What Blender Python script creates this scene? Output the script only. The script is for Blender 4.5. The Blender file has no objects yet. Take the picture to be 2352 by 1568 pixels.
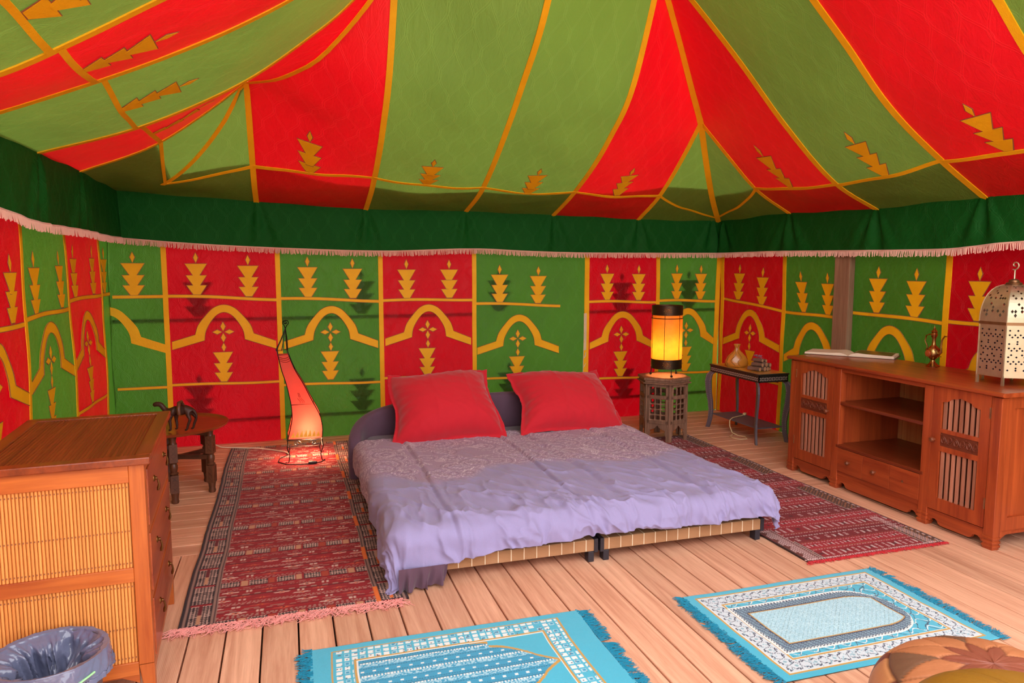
import bpy, bmesh, math, random
import numpy as np
from mathutils import Vector, Matrix, geometry
random.seed(7); rng = np.random.default_rng(7)
PI = math.pi
scene = bpy.context.scene
COL = scene.collection

# ---------------------------------------------------------------- camera, sky, sun, exposure
cam_d = bpy.data.cameras.new('camera'); cam = bpy.data.objects.new('camera', cam_d); COL.objects.link(cam)
cam_d.sensor_width = 36.0; cam_d.lens = 1644.0/2352.0*36.0; cam_d.clip_start = 0.05; cam_d.clip_end = 200
cam.location = (0, 0, 1.5); cam.rotation_euler = (PI/2-0.104, 0, math.radians(-17.5))
scene.camera = cam
world = bpy.data.worlds.new('world'); scene.world = world; world.use_nodes = True
wn = world.node_tree; wn.nodes.clear()
w_out = wn.nodes.new('ShaderNodeOutputWorld'); w_bg = wn.nodes.new('ShaderNodeBackground')
w_bg.inputs[0].default_value = (1.0, 0.97, 0.97, 1); w_bg.inputs[1].default_value = 4.2
wn.links.new(w_bg.outputs[0], w_out.inputs[0])
sun_d = bpy.data.lights.new('sun', 'SUN'); sun = bpy.data.objects.new('sun', sun_d); COL.objects.link(sun)
sun_d.energy = 13.0; sun_d.angle = math.radians(1.5); sun_d.color = (1.0, 0.95, 0.86)
sun.location = (-6, 8, 9)
sun.rotation_euler = Vector((0.78, -0.48, -0.45)).to_track_quat('-Z', 'Y').to_euler()
scene.view_settings.view_transform = 'Standard'; scene.view_settings.look = 'None'
scene.view_settings.exposure = 0.08; scene.view_settings.gamma = 1.0
scene.view_settings.use_curve_mapping = False
scene.cycles.use_denoising = True
scene.cycles.use_adaptive_sampling = True; scene.cycles.adaptive_threshold = 0.12
scene.cycles.max_bounces = 7; scene.cycles.diffuse_bounces = 4; scene.cycles.transmission_bounces = 5; scene.cycles.glossy_bounces = 3
scene.cycles.sample_clamp_indirect = 6.0

# ---------------------------------------------------------------- helpers
def tag(o, label=None, cat=None, group=None, kind=None):
    if label: o['label'] = label
    if cat: o['category'] = cat
    if group: o['group'] = group
    if kind: o['kind'] = kind
    return o
def empty(name, loc=(0, 0, 0), rz=0.0, parent=None):
    o = bpy.data.objects.new(name, None); COL.objects.link(o); o.location = loc; o.rotation_euler = (0, 0, rz)
    o.empty_display_size = 0.1
    if parent: o.parent = parent
    return o
def finish(me, mats, smooth):
    for m in (mats if isinstance(mats, (list, tuple)) else [mats]):
        me.materials.append(m)
    if smooth: me.shade_smooth()
def mobj(name, me, parent=None, loc=(0, 0, 0), rot=(0, 0, 0)):
    o = bpy.data.objects.new(name, me); COL.objects.link(o); o.location = loc; o.rotation_euler = rot
    if parent: o.parent = parent
    return o
def bevel(o, w=0.003, seg=2):
    m = o.modifiers.new('bevel', 'BEVEL'); m.width = w; m.segments = seg; m.limit_method = 'ANGLE'; m.angle_limit = 0.6
    return o
def smooth_by_angle(o, a=0.7):
    me = o.data
    bm = bmesh.new(); bm.from_mesh(me)
    for e in bm.edges:
        e.smooth = not (len(e.link_faces) == 2 and e.calc_face_angle(0) > a)
    for f in bm.faces: f.smooth = True
    bm.to_mesh(me); bm.free(); return o

class MB:
    """collects simple shapes and links them as ONE mesh object"""
    def __init__(s): s.v = []; s.f = []; s.mi = []
    def add(s, vs, fs, mi=0):
        b = len(s.v); s.v += [tuple(v) for v in vs]
        for f in fs: s.f.append(tuple(i+b for i in f)); s.mi.append(mi)
        return s
    def box(s, x0, x1, y0, y1, z0, z1, mi=0, M=None):
        vs = [(x, y, z) for z in (z0, z1) for y in (y0, y1) for x in (x0, x1)]
        if M is not None: vs = [M @ Vector(v) for v in vs]
        return s.add(vs, [(0, 2, 3, 1), (4, 5, 7, 6), (0, 1, 5, 4), (2, 6, 7, 3), (0, 4, 6, 2), (1, 3, 7, 5)], mi)
    def bar(s, a, b, w, h, mi=0, up=(0, 0, 1)):
        a = Vector(a); b = Vector(b); d = (b-a); L = d.length; d.normalize()
        u = Vector(up)
        if abs(d.dot(u)) > 0.98: u = Vector((1, 0, 0))
        x = d.cross(u).normalized(); z = x.cross(d)
        vs = []
        for t in (a, b):
            for i, j in ((-1, -1), (1, -1), (1, 1), (-1, 1)): vs.append(t+x*(i*w/2)+z*(j*h/2))
        return s.add(vs, [(0, 1, 2, 3), (7, 6, 5, 4), (0, 4, 5, 1), (1, 5, 6, 2), (2, 6, 7, 3), (3, 7, 4, 0)], mi)
    def tube(s, pts, r, n=8, mi=0, closed=False):
        P = [Vector(p) for p in pts]; m = len(P); rr = r if isinstance(r, (list, tuple)) else [r]*m
        vs = []; fs = []; prev = None
        for i in range(m):
            if closed: t = P[(i+1) % m]-P[i-1]
            else: t = P[min(i+1, m-1)]-P[max(i-1, 0)]
            t.normalize()
            if prev is None:
                a = Vector((0, 0, 1)) if abs(t.z) < 0.9 else Vector((1, 0, 0))
                x = t.cross(a).normalized()
            else:
                x = (prev-t*prev.dot(t))
                x = x.normalized() if x.length > 1e-6 else prev
            prev = x; y = t.cross(x)
            for k in range(n):
                an = 2*PI*k/n; vs.append(P[i]+(x*math.cos(an)+y*math.sin(an))*rr[i])
        for i in range(m if closed else m-1):
            for k in range(n):
                a = i*n+k; b = i*n+(k+1) % n; j = ((i+1) % m)*n
                fs.append((a, b, j+(k+1) % n, j+k))
        if not closed:
            fs.append(tuple(range(n-1, -1, -1))); fs.append(tuple((m-1)*n+k for k in range(n)))
        return s.add(vs, fs, mi)
    def lathe(s, prof, n=24, c=(0, 0, 0), mi=0, cap=True, sx=1.0, sy=1.0, rot=0.0):
        vs = []; fs = []
        for r, z in prof:
            for k in range(n):
                a = 2*PI*k/n+rot; vs.append((c[0]+r*math.cos(a)*sx, c[1]+r*math.sin(a)*sy, c[2]+z))
        m = len(prof)
        for i in range(m-1):
            for k in range(n):
                fs.append((i*n+k, i*n+(k+1) % n, (i+1)*n+(k+1) % n, (i+1)*n+k))
        if cap:
            fs.append(tuple(range(n-1, -1, -1))); fs.append(tuple((m-1)*n+k for k in range(n)))
        return s.add(vs, fs, mi)
    def prism(s, poly, axis, a, b, mi=0):
        """polygon in two axes extruded along the third ('x','y','z') from a to b"""
        def mk(p, t):
            if axis == 'z': return (p[0], p[1], t)
            if axis == 'y': return (p[0], t, p[1])
            return (t, p[0], p[1])
        n = len(poly); vs = [mk(p, a) for p in poly]+[mk(p, b) for p in poly]
        tri = geometry.tessellate_polygon([[Vector((p[0], p[1], 0)) for p in poly]])
        fs = [tuple(t) for t in tri]+[tuple(i+n for i in reversed(t)) for t in tri]
        fs += [(i, (i+1) % n, (i+1) % n+n, i+n) for i in range(n)]
        return s.add(vs, fs, mi)
    def build(s, name, mats, parent=None, loc=(0, 0, 0), rot=(0, 0, 0), smooth=None, bev=None, fix=True):
        me = bpy.data.meshes.new(name); me.from_pydata(s.v, [], s.f); me.update()
        finish(me, mats, False)
        if max(s.mi, default=0) > 0: me.polygons.foreach_set('material_index', s.mi)
        if fix:
            bm = bmesh.new(); bm.from_mesh(me); bmesh.ops.recalc_face_normals(bm, faces=bm.faces); bm.to_mesh(me); bm.free()
        o = mobj(name, me, parent, loc, rot)
        if smooth is not None: smooth_by_angle(o, smooth)
        if bev: bevel(o, bev)
        return o
def grid_mesh(name, X, Y, Z, mats, uv=None, col=None, smooth=True, flip=False, double=0.0):
    """regular grid (arrays n x m) -> mesh, optional UVs in metres and point colours"""
    n, m = X.shape; me = bpy.data.meshes.new(name)
    co = np.stack([X, Y, Z], -1).reshape(-1, 3).astype(np.float32)
    idx = np.arange(n*m).reshape(n, m)
    q = np.stack([idx[:-1, :-1], idx[1:, :-1], idx[1:, 1:], idx[:-1, 1:]], -1).reshape(-1, 4)
    if flip: q = q[:, ::-1]
    me.vertices.add(len(co)); me.vertices.foreach_set('co', co.ravel())
    me.loops.add(q.size); me.loops.foreach_set('vertex_index', q.ravel().astype(np.int32))
    me.polygons.add(len(q)); me.polygons.foreach_set('loop_start', np.arange(0, q.size, 4, dtype=np.int32))
    me.update(calc_edges=True)
    if uv is not None:
        l = me.uv_layers.new(name='UVMap'); U = np.stack(uv, -1).reshape(-1, 2)[q.ravel()]
        l.data.foreach_set('uv', U.astype(np.float32).ravel())
    if col is not None:
        a = me.color_attributes.new('col', 'FLOAT_COLOR', 'POINT')
        c4 = np.concatenate([col.reshape(-1, 3), np.ones((n*m, 1))], 1)
        a.data.foreach_set('color', c4.astype(np.float32).ravel())
    finish(me, mats, smooth)
    return me
def hermite(tab):
    xs = np.array([t[0] for t in tab], float); ys = np.array([t[1] for t in tab], float)
    d = np.diff(ys)/np.diff(xs); k = np.zeros(len(xs)); k[0] = d[0]; k[-1] = d[-1]
    for i in range(1, len(xs)-1):
        k[i] = 0 if d[i-1]*d[i] < 0 else (d[i-1]*(xs[i+1]-xs[i])+d[i]*(xs[i]-xs[i-1]))/(xs[i+1]-xs[i-1])
    def f(x):
        x = np.asarray(x, float); i = np.clip(np.searchsorted(xs, x)-1, 0, len(xs)-2)
        h = xs[i+1]-xs[i]; t = (x-xs[i])/h
        y = ys[i]*(2*t**3-3*t**2+1)+k[i]*h*(t**3-2*t**2+t)+ys[i+1]*(-2*t**3+3*t**2)+k[i+1]*h*(t**3-t**2)
        y = np.where(x < xs[0], ys[0]+k[0]*(x-xs[0]), y)
        return np.where(x > xs[-1], ys[-1]+k[-1]*(x-xs[-1]), y)
    return f
def lin(c):  # sRGB 0-255 -> linear
    return tuple(((v/255)/12.92 if v/255 <= 0.04045 else ((v/255+0.055)/1.055)**2.4) for v in c)

# ---------------------------------------------------------------- materials (all node based)
class NT:
    def __init__(s, name):
        s.m = bpy.data.materials.new(name); s.m.use_nodes = True; s.t = s.m.node_tree; s.t.nodes.clear()
        s.out = s.t.nodes.new('ShaderNodeOutputMaterial')
    def n(s, typ, **kw):
        nd = s.t.nodes.new('ShaderNode'+typ)
        for k, v in kw.items(): setattr(nd, k, v)
        return nd
    def l(s, a, b): s.t.links.new(a, b)
    def put(s, sock, v):
        if hasattr(v, 'is_linked') or isinstance(v, bpy.types.NodeSocket): s.l(v, sock)
        else: sock.default_value = v if not (isinstance(v, (tuple, list)) and len(v) == 3 and sock.type == 'RGBA') else (*v, 1)
    def math(s, op, a, b=None, c=None, clamp=False):
        nd = s.n('Math', operation=op); nd.use_clamp = clamp; s.put(nd.inputs[0], a)
        if b is not None: s.put(nd.inputs[1], b)
        if c is not None: s.put(nd.inputs[2], c)
        return nd.outputs[0]
    def mix(s, f, a, b, mode='MIX'):
        nd = s.n('Mix', data_type='RGBA', blend_type=mode); s.put(nd.inputs[0], f); s.put(nd.inputs[6], a); s.put(nd.inputs[7], b)
        return nd.outputs[2]
    def noise(s, vec=None, scale=5, detail=3, rough=0.55, dist=0.0):
        nd = s.n('TexNoise'); nd.inputs['Scale'].default_value = scale; nd.inputs['Detail'].default_value = detail
        nd.inputs['Roughness'].default_value = rough; nd.inputs['Distortion'].default_value = dist
        if vec is not None: s.l(vec, nd.inputs['Vector'])
        return nd.outputs[0]
    def ramp(s, f, stops):
        nd = s.n('ValToRGB'); s.l(f, nd.inputs[0]); e = nd.color_ramp.elements
        while len(e) < len(stops): e.new(0.5)
        for i, (p, c) in enumerate(stops): e[i].position = p; e[i].color = (*c, 1)
        return nd.outputs[0]
    def mapping(s, vec, scale=(1, 1, 1), loc=(0, 0, 0), rot=(0, 0, 0)):
        nd = s.n('Mapping'); s.l(vec, nd.inputs[0]); nd.inputs['Scale'].default_value = scale
        s.put(nd.inputs['Location'], loc); nd.inputs['Rotation'].default_value = rot
        return nd.outputs[0]
    def coord(s, which='Object'): return s.n('TexCoord').outputs[which]
    def bump(s, h, strength=0.3, dist=0.01):
        nd = s.n('Bump'); nd.inputs['Strength'].default_value = strength; nd.inputs['Distance'].default_value = dist
        s.l(h, nd.inputs['Height']); return nd.outputs[0]
    def bsdf(s, col, rough=0.5, spec=0.5, metal=0.0, normal=None, sheen=0.0, coat=0.0):
        b = s.n('BsdfPrincipled'); s.put(b.inputs['Base Color'], col); s.put(b.inputs['Roughness'], rough)
        b.inputs['Specular IOR Level'].default_value = spec; b.inputs['Metallic'].default_value = metal
        b.inputs['Sheen Weight'].default_value = sheen; b.inputs['Coat Weight'].default_value = coat
        if normal is not None: s.l(normal, b.inputs['Normal'])
        return b.outputs[0]
    def done(s, sh): s.l(sh, s.out.inputs[0]); return s.m

def m_plain(name, col, rough=0.5, spec=0.4, metal=0.0, var=0.12, nscale=12, bump=0.15, bscale=60, bdist=0.003, sheen=0.0):
    t = NT(name); o = t.coord()
    n1 = t.noise(o, nscale, 4)
    c = t.mix(n1, tuple(x*(1-var) for x in col), tuple(min(1, x*(1+var)) for x in col))
    nb = t.noise(o, bscale, 3)
    return t.done(t.bsdf(c, rough, spec, metal, t.bump(nb, bump, bdist), sheen))
def lattice(t, uv, px=0.16, py=0.26):
    sx = t.n('SeparateXYZ'); t.l(uv, sx.inputs[0])
    u = t.math('DIVIDE', sx.outputs[0], px); v = t.math('DIVIDE', sx.outputs[1], py)
    s = t.math('MULTIPLY', t.math('SINE', t.math('MULTIPLY', v, 2*PI)), 0.27)
    L = None
    for a in (t.math('ADD', u, s), t.math('ADD', t.math('SUBTRACT', u, s), 0.5)):
        d = t.math('ABSOLUTE', t.math('SUBTRACT', t.math('FRACT', a), 0.5))
        e = t.math('ABSOLUTE', t.math('SUBTRACT', d, 0.045))
        k = t.math('SUBTRACT', 1.0, t.math('DIVIDE', e, 0.022), clamp=True)
        L = k if L is None else t.math('MAXIMUM', L, k)
    return L
def m_canvas(name, col, trans=0.35, rough=0.42, spec=0.45, lat=0.3, light=1.5, crinkle=0.35, tcol=None):
    """dyed tent canvas: woven, figured with an ogee lattice, lets daylight through"""
    t = NT(name); uv = t.n('UVMap').outputs[0]
    L = lattice(t, uv)
    n1 = t.noise(uv, 2.2, 4); n2 = t.noise(t.mapping(uv, (1, 6, 1)), 90, 2)
    c = t.mix(n1, tuple(x*0.84 for x in col), tuple(min(1, x*1.16) for x in col))
    c = t.mix(t.math('MULTIPLY', L, lat), c, tuple(min(1, x*light+0.02) for x in col))
    cr = t.noise(t.mapping(uv, (1, 0.6, 1)), 16, 5, 0.65, 1.2)
    h = t.math('ADD', t.math('MULTIPLY', cr, 1.0), t.math('ADD', t.math('MULTIPLY', L, 0.16), t.math('MULTIPLY', n2, 0.12)))
    nm = t.bump(h, crinkle, 0.02)
    b = t.bsdf(c, rough, spec, 0, nm)
    tr = t.n('BsdfTranslucent'); t.l(t.mix(1.0, c, tcol or (1, 1, 1), 'MULTIPLY') if tcol else c, tr.inputs[0]); t.l(nm, tr.inputs[1])
    mx = t.n('MixShader'); mx.inputs[0].default_value = trans; t.l(b, mx.inputs[1]); t.l(tr.outputs[0], mx.inputs[2])
    return t.done(mx.outputs[0])
def m_applique(name, col, trans=0.2):
    t = NT(name); o = t.coord()
    c = t.mix(t.noise(o, 9, 3), tuple(x*0.85 for x in col), tuple(min(1, x*1.12) for x in col))
    w = t.noise(t.mapping(o, (1, 1, 1)), 160, 2)
    nm = t.bump(t.math('ADD', w, t.noise(o, 25, 3)), 0.25, 0.006)
    b = t.bsdf(c, 0.6, 0.3, 0, nm)
    tr = t.n('BsdfTranslucent'); t.l(c, tr.inputs[0])
    mx = t.n('MixShader'); mx.inputs[0].default_value = trans; t.l(b, mx.inputs[1]); t.l(tr.outputs[0], mx.inputs[2])
    return t.done(mx.outputs[0])
def m_wood(name, c0, c1, axis='x', scale=1.0, rough=0.4, spec=0.4, ribs=0.0, coat=0.0, knots=False, contrast=(0.3, 0.7), randvar=0.25):
    t = NT(name); o = t.coord()
    info = t.n('ObjectInfo')
    off = t.n('CombineXYZ'); r = info.outputs['Random']
    t.l(t.math('MULTIPLY', r, 37.0), off.inputs[0]); t.l(t.math('MULTIPLY', r, 91.0), off.inputs[1]); t.l(t.math('MULTIPLY', r, 53.0), off.inputs[2])
    add = t.n('VectorMath', operation='ADD'); t.l(o, add.inputs[0]); t.l(off.outputs[0], add.inputs[1]); v = add.outputs[0]
    st = {'x': (0.35, 7, 7), 'y': (7, 0.35, 7), 'z': (7, 7, 0.35)}[axis]
    st = tuple(a*scale for a in st)
    mv = t.mapping(v, st)
    n1 = t.noise(mv, 3.0, 5, 0.6, 0.9); n2 = t.noise(t.mapping(v, tuple(a*5 for a in st)), 4.0, 3, 0.7)
    f = t.math('ADD', t.math('MULTIPLY', n1, 0.75), t.math('MULTIPLY', n2, 0.25))
    c = t.ramp(f, [(contrast[0], c0), (contrast[1], c1)])
    if knots:
        vo = t.n('TexVoronoi'); t.l(t.mapping(v, (1.0, 1.0, 1.0)), vo.inputs['Vector']); vo.inputs['Scale'].default_value = 1.7
        k = t.math('SUBTRACT', 1.0, t.math('DIVIDE', vo.outputs['Distance'], 0.035), clamp=True)
        c = t.mix(t.math('MULTIPLY', k, 0.7), c, tuple(x*0.35 for x in c0))
    hs = t.n('HueSaturation'); t.l(c, hs.inputs['Color']); hs.inputs['Saturation'].default_value = 1.0
    t.l(t.math('ADD', 1-randvar/2, t.math('MULTIPLY', r, randvar)), hs.inputs['Value'])
    h = f
    if ribs:
        sx = t.n('SeparateXYZ'); t.l(o, sx.inputs[0])
        a = sx.outputs[{'x': 1, 'y': 0, 'z': 0}[axis]]
        w = t.math('SINE', t.math('MULTIPLY', a, 2*PI/0.0062))
        on = t.math('GREATER_THAN', t.math('FRACT', t.math('MULTIPLY', r, 17.3)), 0.45)
        h = t.math('ADD', t.math('MULTIPLY', f, 0.5), t.math('MULTIPLY', t.math('MULTIPLY', w, on), ribs))
    return t.done(t.bsdf(hs.outputs[0], rough, spec, 0, t.bump(h, 0.25, 0.004), 0, coat))
def m_attr(name, rough=0.9, spec=0.15, bscale=260, bump=0.5, sheen=0.2, fac=0.25, bdist=0.004):
    """woven / printed cloth whose design is stored per stitch in the 'col' attribute"""
    t = NT(name); a = t.n('Attribute', attribute_name='col'); o = t.coord()
    n = t.noise(o, bscale, 2); n2 = t.noise(o, 14, 3)
    c = t.mix(fac, a.outputs['Color'], t.mix(n, (0.25, 0.25, 0.25), (1.6, 1.6, 1.6)), 'MULTIPLY')
    return t.done(t.bsdf(c, rough, spec, 0, t.bump(t.math('ADD', n, n2), bump, bdist), sheen))
def m_metal(name, col, rough=0.35, metal=1.0, wear=0.3):
    t = NT(name); o = t.coord(); n = t.noise(o, 22, 4)
    c = t.mix(n, tuple(x*(1-wear) for x in col), tuple(min(1, x*(1+wear)) for x in col))
    return t.done(t.bsdf(c, t.math('ADD', rough-0.1, t.math('MULTIPLY', n, 0.2)), 0.5, metal, t.bump(n, 0.15, 0.003)))
def m_glow(name, col, tint, strength, rough=0.6, mottled=0.5, mscale=9):
    """lamp skin lit from inside: translucent parchment"""
    t = NT(name); o = t.coord(); n = t.noise(o, mscale, 5, 0.65)
    c = t.mix(n, tuple(x*(1-mottled) for x in col), tuple(min(1, x*(1+mottled*0.4)) for x in col))
    b = t.bsdf(c, rough, 0.3, 0, t.bump(n, 0.2, 0.004))
    tr = t.n('BsdfTranslucent'); t.l(c, tr.inputs[0])
    mx = t.n('MixShader'); mx.inputs[0].default_value = strength; t.l(b, mx.inputs[1]); t.l(tr.outputs[0], mx.inputs[2])
    return t.done(mx.outputs[0])
# ================================================================ THE TENT
UL, UR, VB, VF = -1.346, 4.285, 6.44, -1.0          # wall planes (left, right, back, front)
EL, ER, EB = -1.25, 4.20, 6.36                      # eave lines
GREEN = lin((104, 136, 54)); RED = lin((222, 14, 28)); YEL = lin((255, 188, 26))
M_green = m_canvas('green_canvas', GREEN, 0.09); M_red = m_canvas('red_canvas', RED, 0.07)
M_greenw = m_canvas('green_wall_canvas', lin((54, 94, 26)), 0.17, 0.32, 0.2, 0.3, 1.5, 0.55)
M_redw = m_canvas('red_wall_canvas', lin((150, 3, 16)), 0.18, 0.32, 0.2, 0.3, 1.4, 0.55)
M_val = m_canvas('dark_green_valance', lin((16, 82, 26)), 0.02, 0.6, 0.1, 0.35, 1.8, 0.5)
M_yel = m_applique('yellow_applique', lin((255, 184, 18)), 0.03)
M_stitch = m_plain('brown_stitching', lin((150, 96, 70)), 0.9, 0.1)
M_pale = m_applique('light_leak_strip', lin((240, 222, 190)), 0.3)
M_fringe = m_plain('pink_cotton_fringe', lin((226, 176, 160)), 0.95, 0.1, sheen=0.3)
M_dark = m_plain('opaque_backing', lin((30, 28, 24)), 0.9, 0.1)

# ---- floor boards
M_floor = m_wood('larch_boards', lin((184, 120, 92)), lin((242, 190, 158)), 'y', 1.0, 0.5, 0.3, ribs=0.10, knots=True, contrast=(0.25, 0.75), randvar=0.22)
M_floor2 = m_wood('larch_cross_boards', lin((184, 120, 92)), lin((242, 190, 158)), 'x', 1.0, 0.5, 0.3, ribs=0.0, knots=True, contrast=(0.25, 0.75), randvar=0.22)
M_sub = m_plain('dark_joists', lin((40, 26, 18)), 0.9, 0.1)
M_ground = m_plain('dry_earth', lin((190, 160, 125)), 0.95, 0.1)
ground = MB().box(-40, 44, -40, 46, -0.5, -0.36).build('ground', M_ground); tag(ground, kind='structure')
floor = MB().box(UL-0.3, UR+0.3, VF-0.2, VB+0.3, -0.36, -0.028).build('floor', M_sub); tag(floor, kind='structure')
PITCH, GAP, VX = 0.1425, 0.007, 3.95
def board_mesh(name, L, axis, mat):
    mb = MB(); w = PITCH-GAP
    if axis == 'y': mb.box(0, w, 0, L, -0.028, 0)
    else: mb.box(0, L, 0, w, -0.028, 0)
    me = bpy.data.meshes.new(name); me.from_pydata(mb.v, [], mb.f); me.update()
    bm = bmesh.new(); bm.from_mesh(me)
    bmesh.ops.bevel(bm, geom=[e for e in bm.edges if e.verts[0].co.z > -0.01 and e.verts[1].co.z > -0.01], offset=0.0025, segments=1, affect='EDGES')
    bmesh.ops.recalc_face_normals(bm, faces=bm.faces); bm.to_mesh(me); bm.free(); me.materials.append(mat); return me
bme = board_mesh('board', VX-VF, 'y', M_floor)
k = math.floor((UL-0.25-0.006)/PITCH)
while 0.006+k*PITCH < UR+0.2:
    mobj('floor_board', bme, floor, (0.006+k*PITCH+GAP/2, VF, 0)); k += 1
bme = board_mesh('cross_board', UR-UL+0.5, 'x', M_floor2)
v = VX+GAP/2
while v < VB+0.2:
    mobj('floor_board', bme, floor, (UL-0.25, v, 0)); v += PITCH

# ---- surfaces for the walls: (p along the wall, z) -> point, off = distance into the room
def wdisp(p, z):
    p = np.asarray(p, float); z = np.asarray(z, float)
    return 0.010*np.sin(p*3.1+0.7)*np.sin(z*2.1+1.0)+0.005*np.sin(p*7.3+z*2.9)+0.003*np.sin(p*13.1-z*9.0+1.3)
def w_back(p, z, off=0.0): return np.stack([np.asarray(p, float)+0*z, VB+wdisp(p, z)-off, z+0*np.asarray(p, float)], -1)
def w_left(p, z, off=0.0): return np.stack([UL-wdisp(p+20, z)+off+0*p, p+0*z, z+0*p], -1)
def w_right(p, z, off=0.0): return np.stack([UR+wdisp(p+40, z)-off+0*p, p+0*z, z+0*p], -1)
wall_back = empty('wall_back'); wall_left = empty('wall_left'); wall_right = empty('wall_right'); ceiling = empty('ceiling')
for o in (wall_back, wall_left, wall_right, ceiling): tag(o, kind='structure')

def panel(surf, p0, p1, z0, z1, mat, parent, off=0.0):
    n = max(6, int((p1-p0)/0.035)); m = int((z1-z0)/0.05)
    P, Z = np.meshgrid(np.linspace(p0, p1, n), np.linspace(z0, z1, m), indexing='ij')
    X = surf(P, Z, off)
    return mobj('canvas_panel', grid_mesh('canvas_panel', X[..., 0], X[..., 1], X[..., 2], mat, uv=(P, Z)), parent)
def sheet(polys, surf, off, mats, name, parent, t=0.002):
    """flat pieces (lists of 2D points) laid on a surface, each with its own thickness"""
    mb = MB()
    for poly, o, mi in polys:
        pp = np.array(poly, float); top = surf(pp[:, 0], pp[:, 1], off+o); bot = surf(pp[:, 0], pp[:, 1], off+o-t)
        n = len(pp)
        tri = geometry.tessellate_polygon([[Vector((a, b, 0)) for a, b in poly]])
        fs = [tuple(q) for q in tri]+[(i, (i+1) % n, (i+1) % n+n, i+n) for i in range(n)]
        mb.add(list(top)+list(bot), fs, mi)
    return mb.build(name, mats, parent)
def ribbon(path, w, surf, off, mat, name, parent, stitch=False):
    path = np.array(path, float); d = np.gradient(path, axis=0); d /= np.linalg.norm(d, axis=1)[:, None]+1e-9
    nrm = np.stack([-d[:, 1], d[:, 0]], 1)
    a = path+nrm*w/2; b = path-nrm*w/2
    A = surf(a[:, 0], a[:, 1], off); B = surf(b[:, 0], b[:, 1], off); A2 = surf(a[:, 0], a[:, 1], off-0.005); B2 = surf(b[:, 0], b[:, 1], off-0.005)
    n = len(path); mb = MB(); fs = []
    for i in range(n-1):
        fs += [(i, i+1, n+i+1, n+i), (2*n+i, 2*n+i+1, i+1, i), (n+i, n+i+1, 3*n+i+1, 3*n+i)]
    mb.add(list(A)+list(B)+list(A2)+list(B2), fs)
    if stitch:
        for s_, e in ((a, 1), (b, -1)):
            o1 = s_+nrm*e*0.004; C = surf(o1[:, 0], o1[:, 1], off-0.002); D = surf(s_[:, 0], s_[:, 1], off-0.002)
            mb.add(list(C)+list(D), [(i, i+1, n+i+1, n+i) for i in range(n-1)], 1)
    return mb.build(name, [mat, M_stitch], parent)
def grow(poly, k):
    c = np.mean(poly, 0); return [tuple(c+(np.array(q)-c)*(1+k/np.linalg.norm(np.array(q)-c))) for q in poly]
def candle_polys(cx, cz, s=1.0, sx=1.0, lean=0.0, flame=True, tiers=((0.155, 0.0, 0.078, 0.050), (0.16, 0.072, 0.160, 0.044), (0.17, 0.152, 0.255, 0.040))):
    """stack of three upturned wedges with a diamond flame on top"""
    out = []
    def q(x, z): return (cx+(x+lean*z)*s*sx, cz+z*s)
    for w, a, b, wb in tiers:
        out.append([q(-wb/2, a), q(wb/2, a), q(w/2, b), q(-w/2, b)])
    if flame:
        out.append([q(0, 0.262), q(0.017, 0.305), q(0, 0.345), q(-0.017, 0.305)])
    return out
def applied(polys, surf, off, name, parent, mat=None):
    ps = [(grow(p, 0.007), -0.001, 1) for p in polys]+[(p, 0.0008, 0) for p in polys]
    return sheet(ps, surf, off, [mat or M_yel, M_stitch], name, parent)
def diamond(x, z, w, h): return [(x-w/2, z), (x, z-h/2), (x+w/2, z), (x, z+h/2)]
ARO = [(-0.23, 0.914), (-0.205, 0.99), (-0.147, 1.069), (-0.08, 1.136), (0, 1.161)]
ARI = [(-0.157, 0.864), (-0.143, 0.945), (-0.098, 1.027), (-0.05, 1.078), (0, 1.096)]
def finer(L):
    P = np.array(L+[(-x, z) for x, z in L[-2::-1]]); fx = hermite(list(enumerate(P[:, 0]))); fz_ = hermite(list(enumerate(P[:, 1])))
    return [(float(fx(t)), float(fz_(t))) for t in np.linspace(0, len(L)-1, 4*(len(L)-1)+1)]
ARO, ARI = finer(ARO), finer(ARI)
def arch_polys(c, half_l, half_r, dz, dl=0.0, dr=0.0, sy=1.0):
    o = [(-half_l, 0.861+dl)]+ARO; i = [(-half_l, 0.791+dl)]+ARI
    o += [(-x, z) for x, z in ARO[-2::-1]]+[(half_r, 0.845+dr)]; i += [(-x, z) for x, z in ARI[-2::-1]]+[(half_r, 0.775+dr)]
    out = []
    for k in range(len(o)-1):
        out.append([(c+a, b+dz) for a, b in (o[k], o[k+1], i[k+1], i[k])])
    return out, [(c+a, b+dz) for a, b in o], [(c+a, b+dz) for a, b in i]
def arch(surf, parent, c, hl, hr, dz, dl=0, dr=0, off=0.008):
    polys, o, i = arch_polys(c, hl, hr, dz, dl, dr)
    ob = sheet([(p, 0.0, 0) for p in polys], surf, off, [M_yel], 'arch_applique', parent)
    mb = MB()
    for line in (o, i):
        L = np.array(line); A = surf(L[:, 0], L[:, 1], off+0.002)
        mb.tube([tuple(a) for a in A], 0.0022, 4)
    mb.build('stitch_line', M_stitch, ob)
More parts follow.
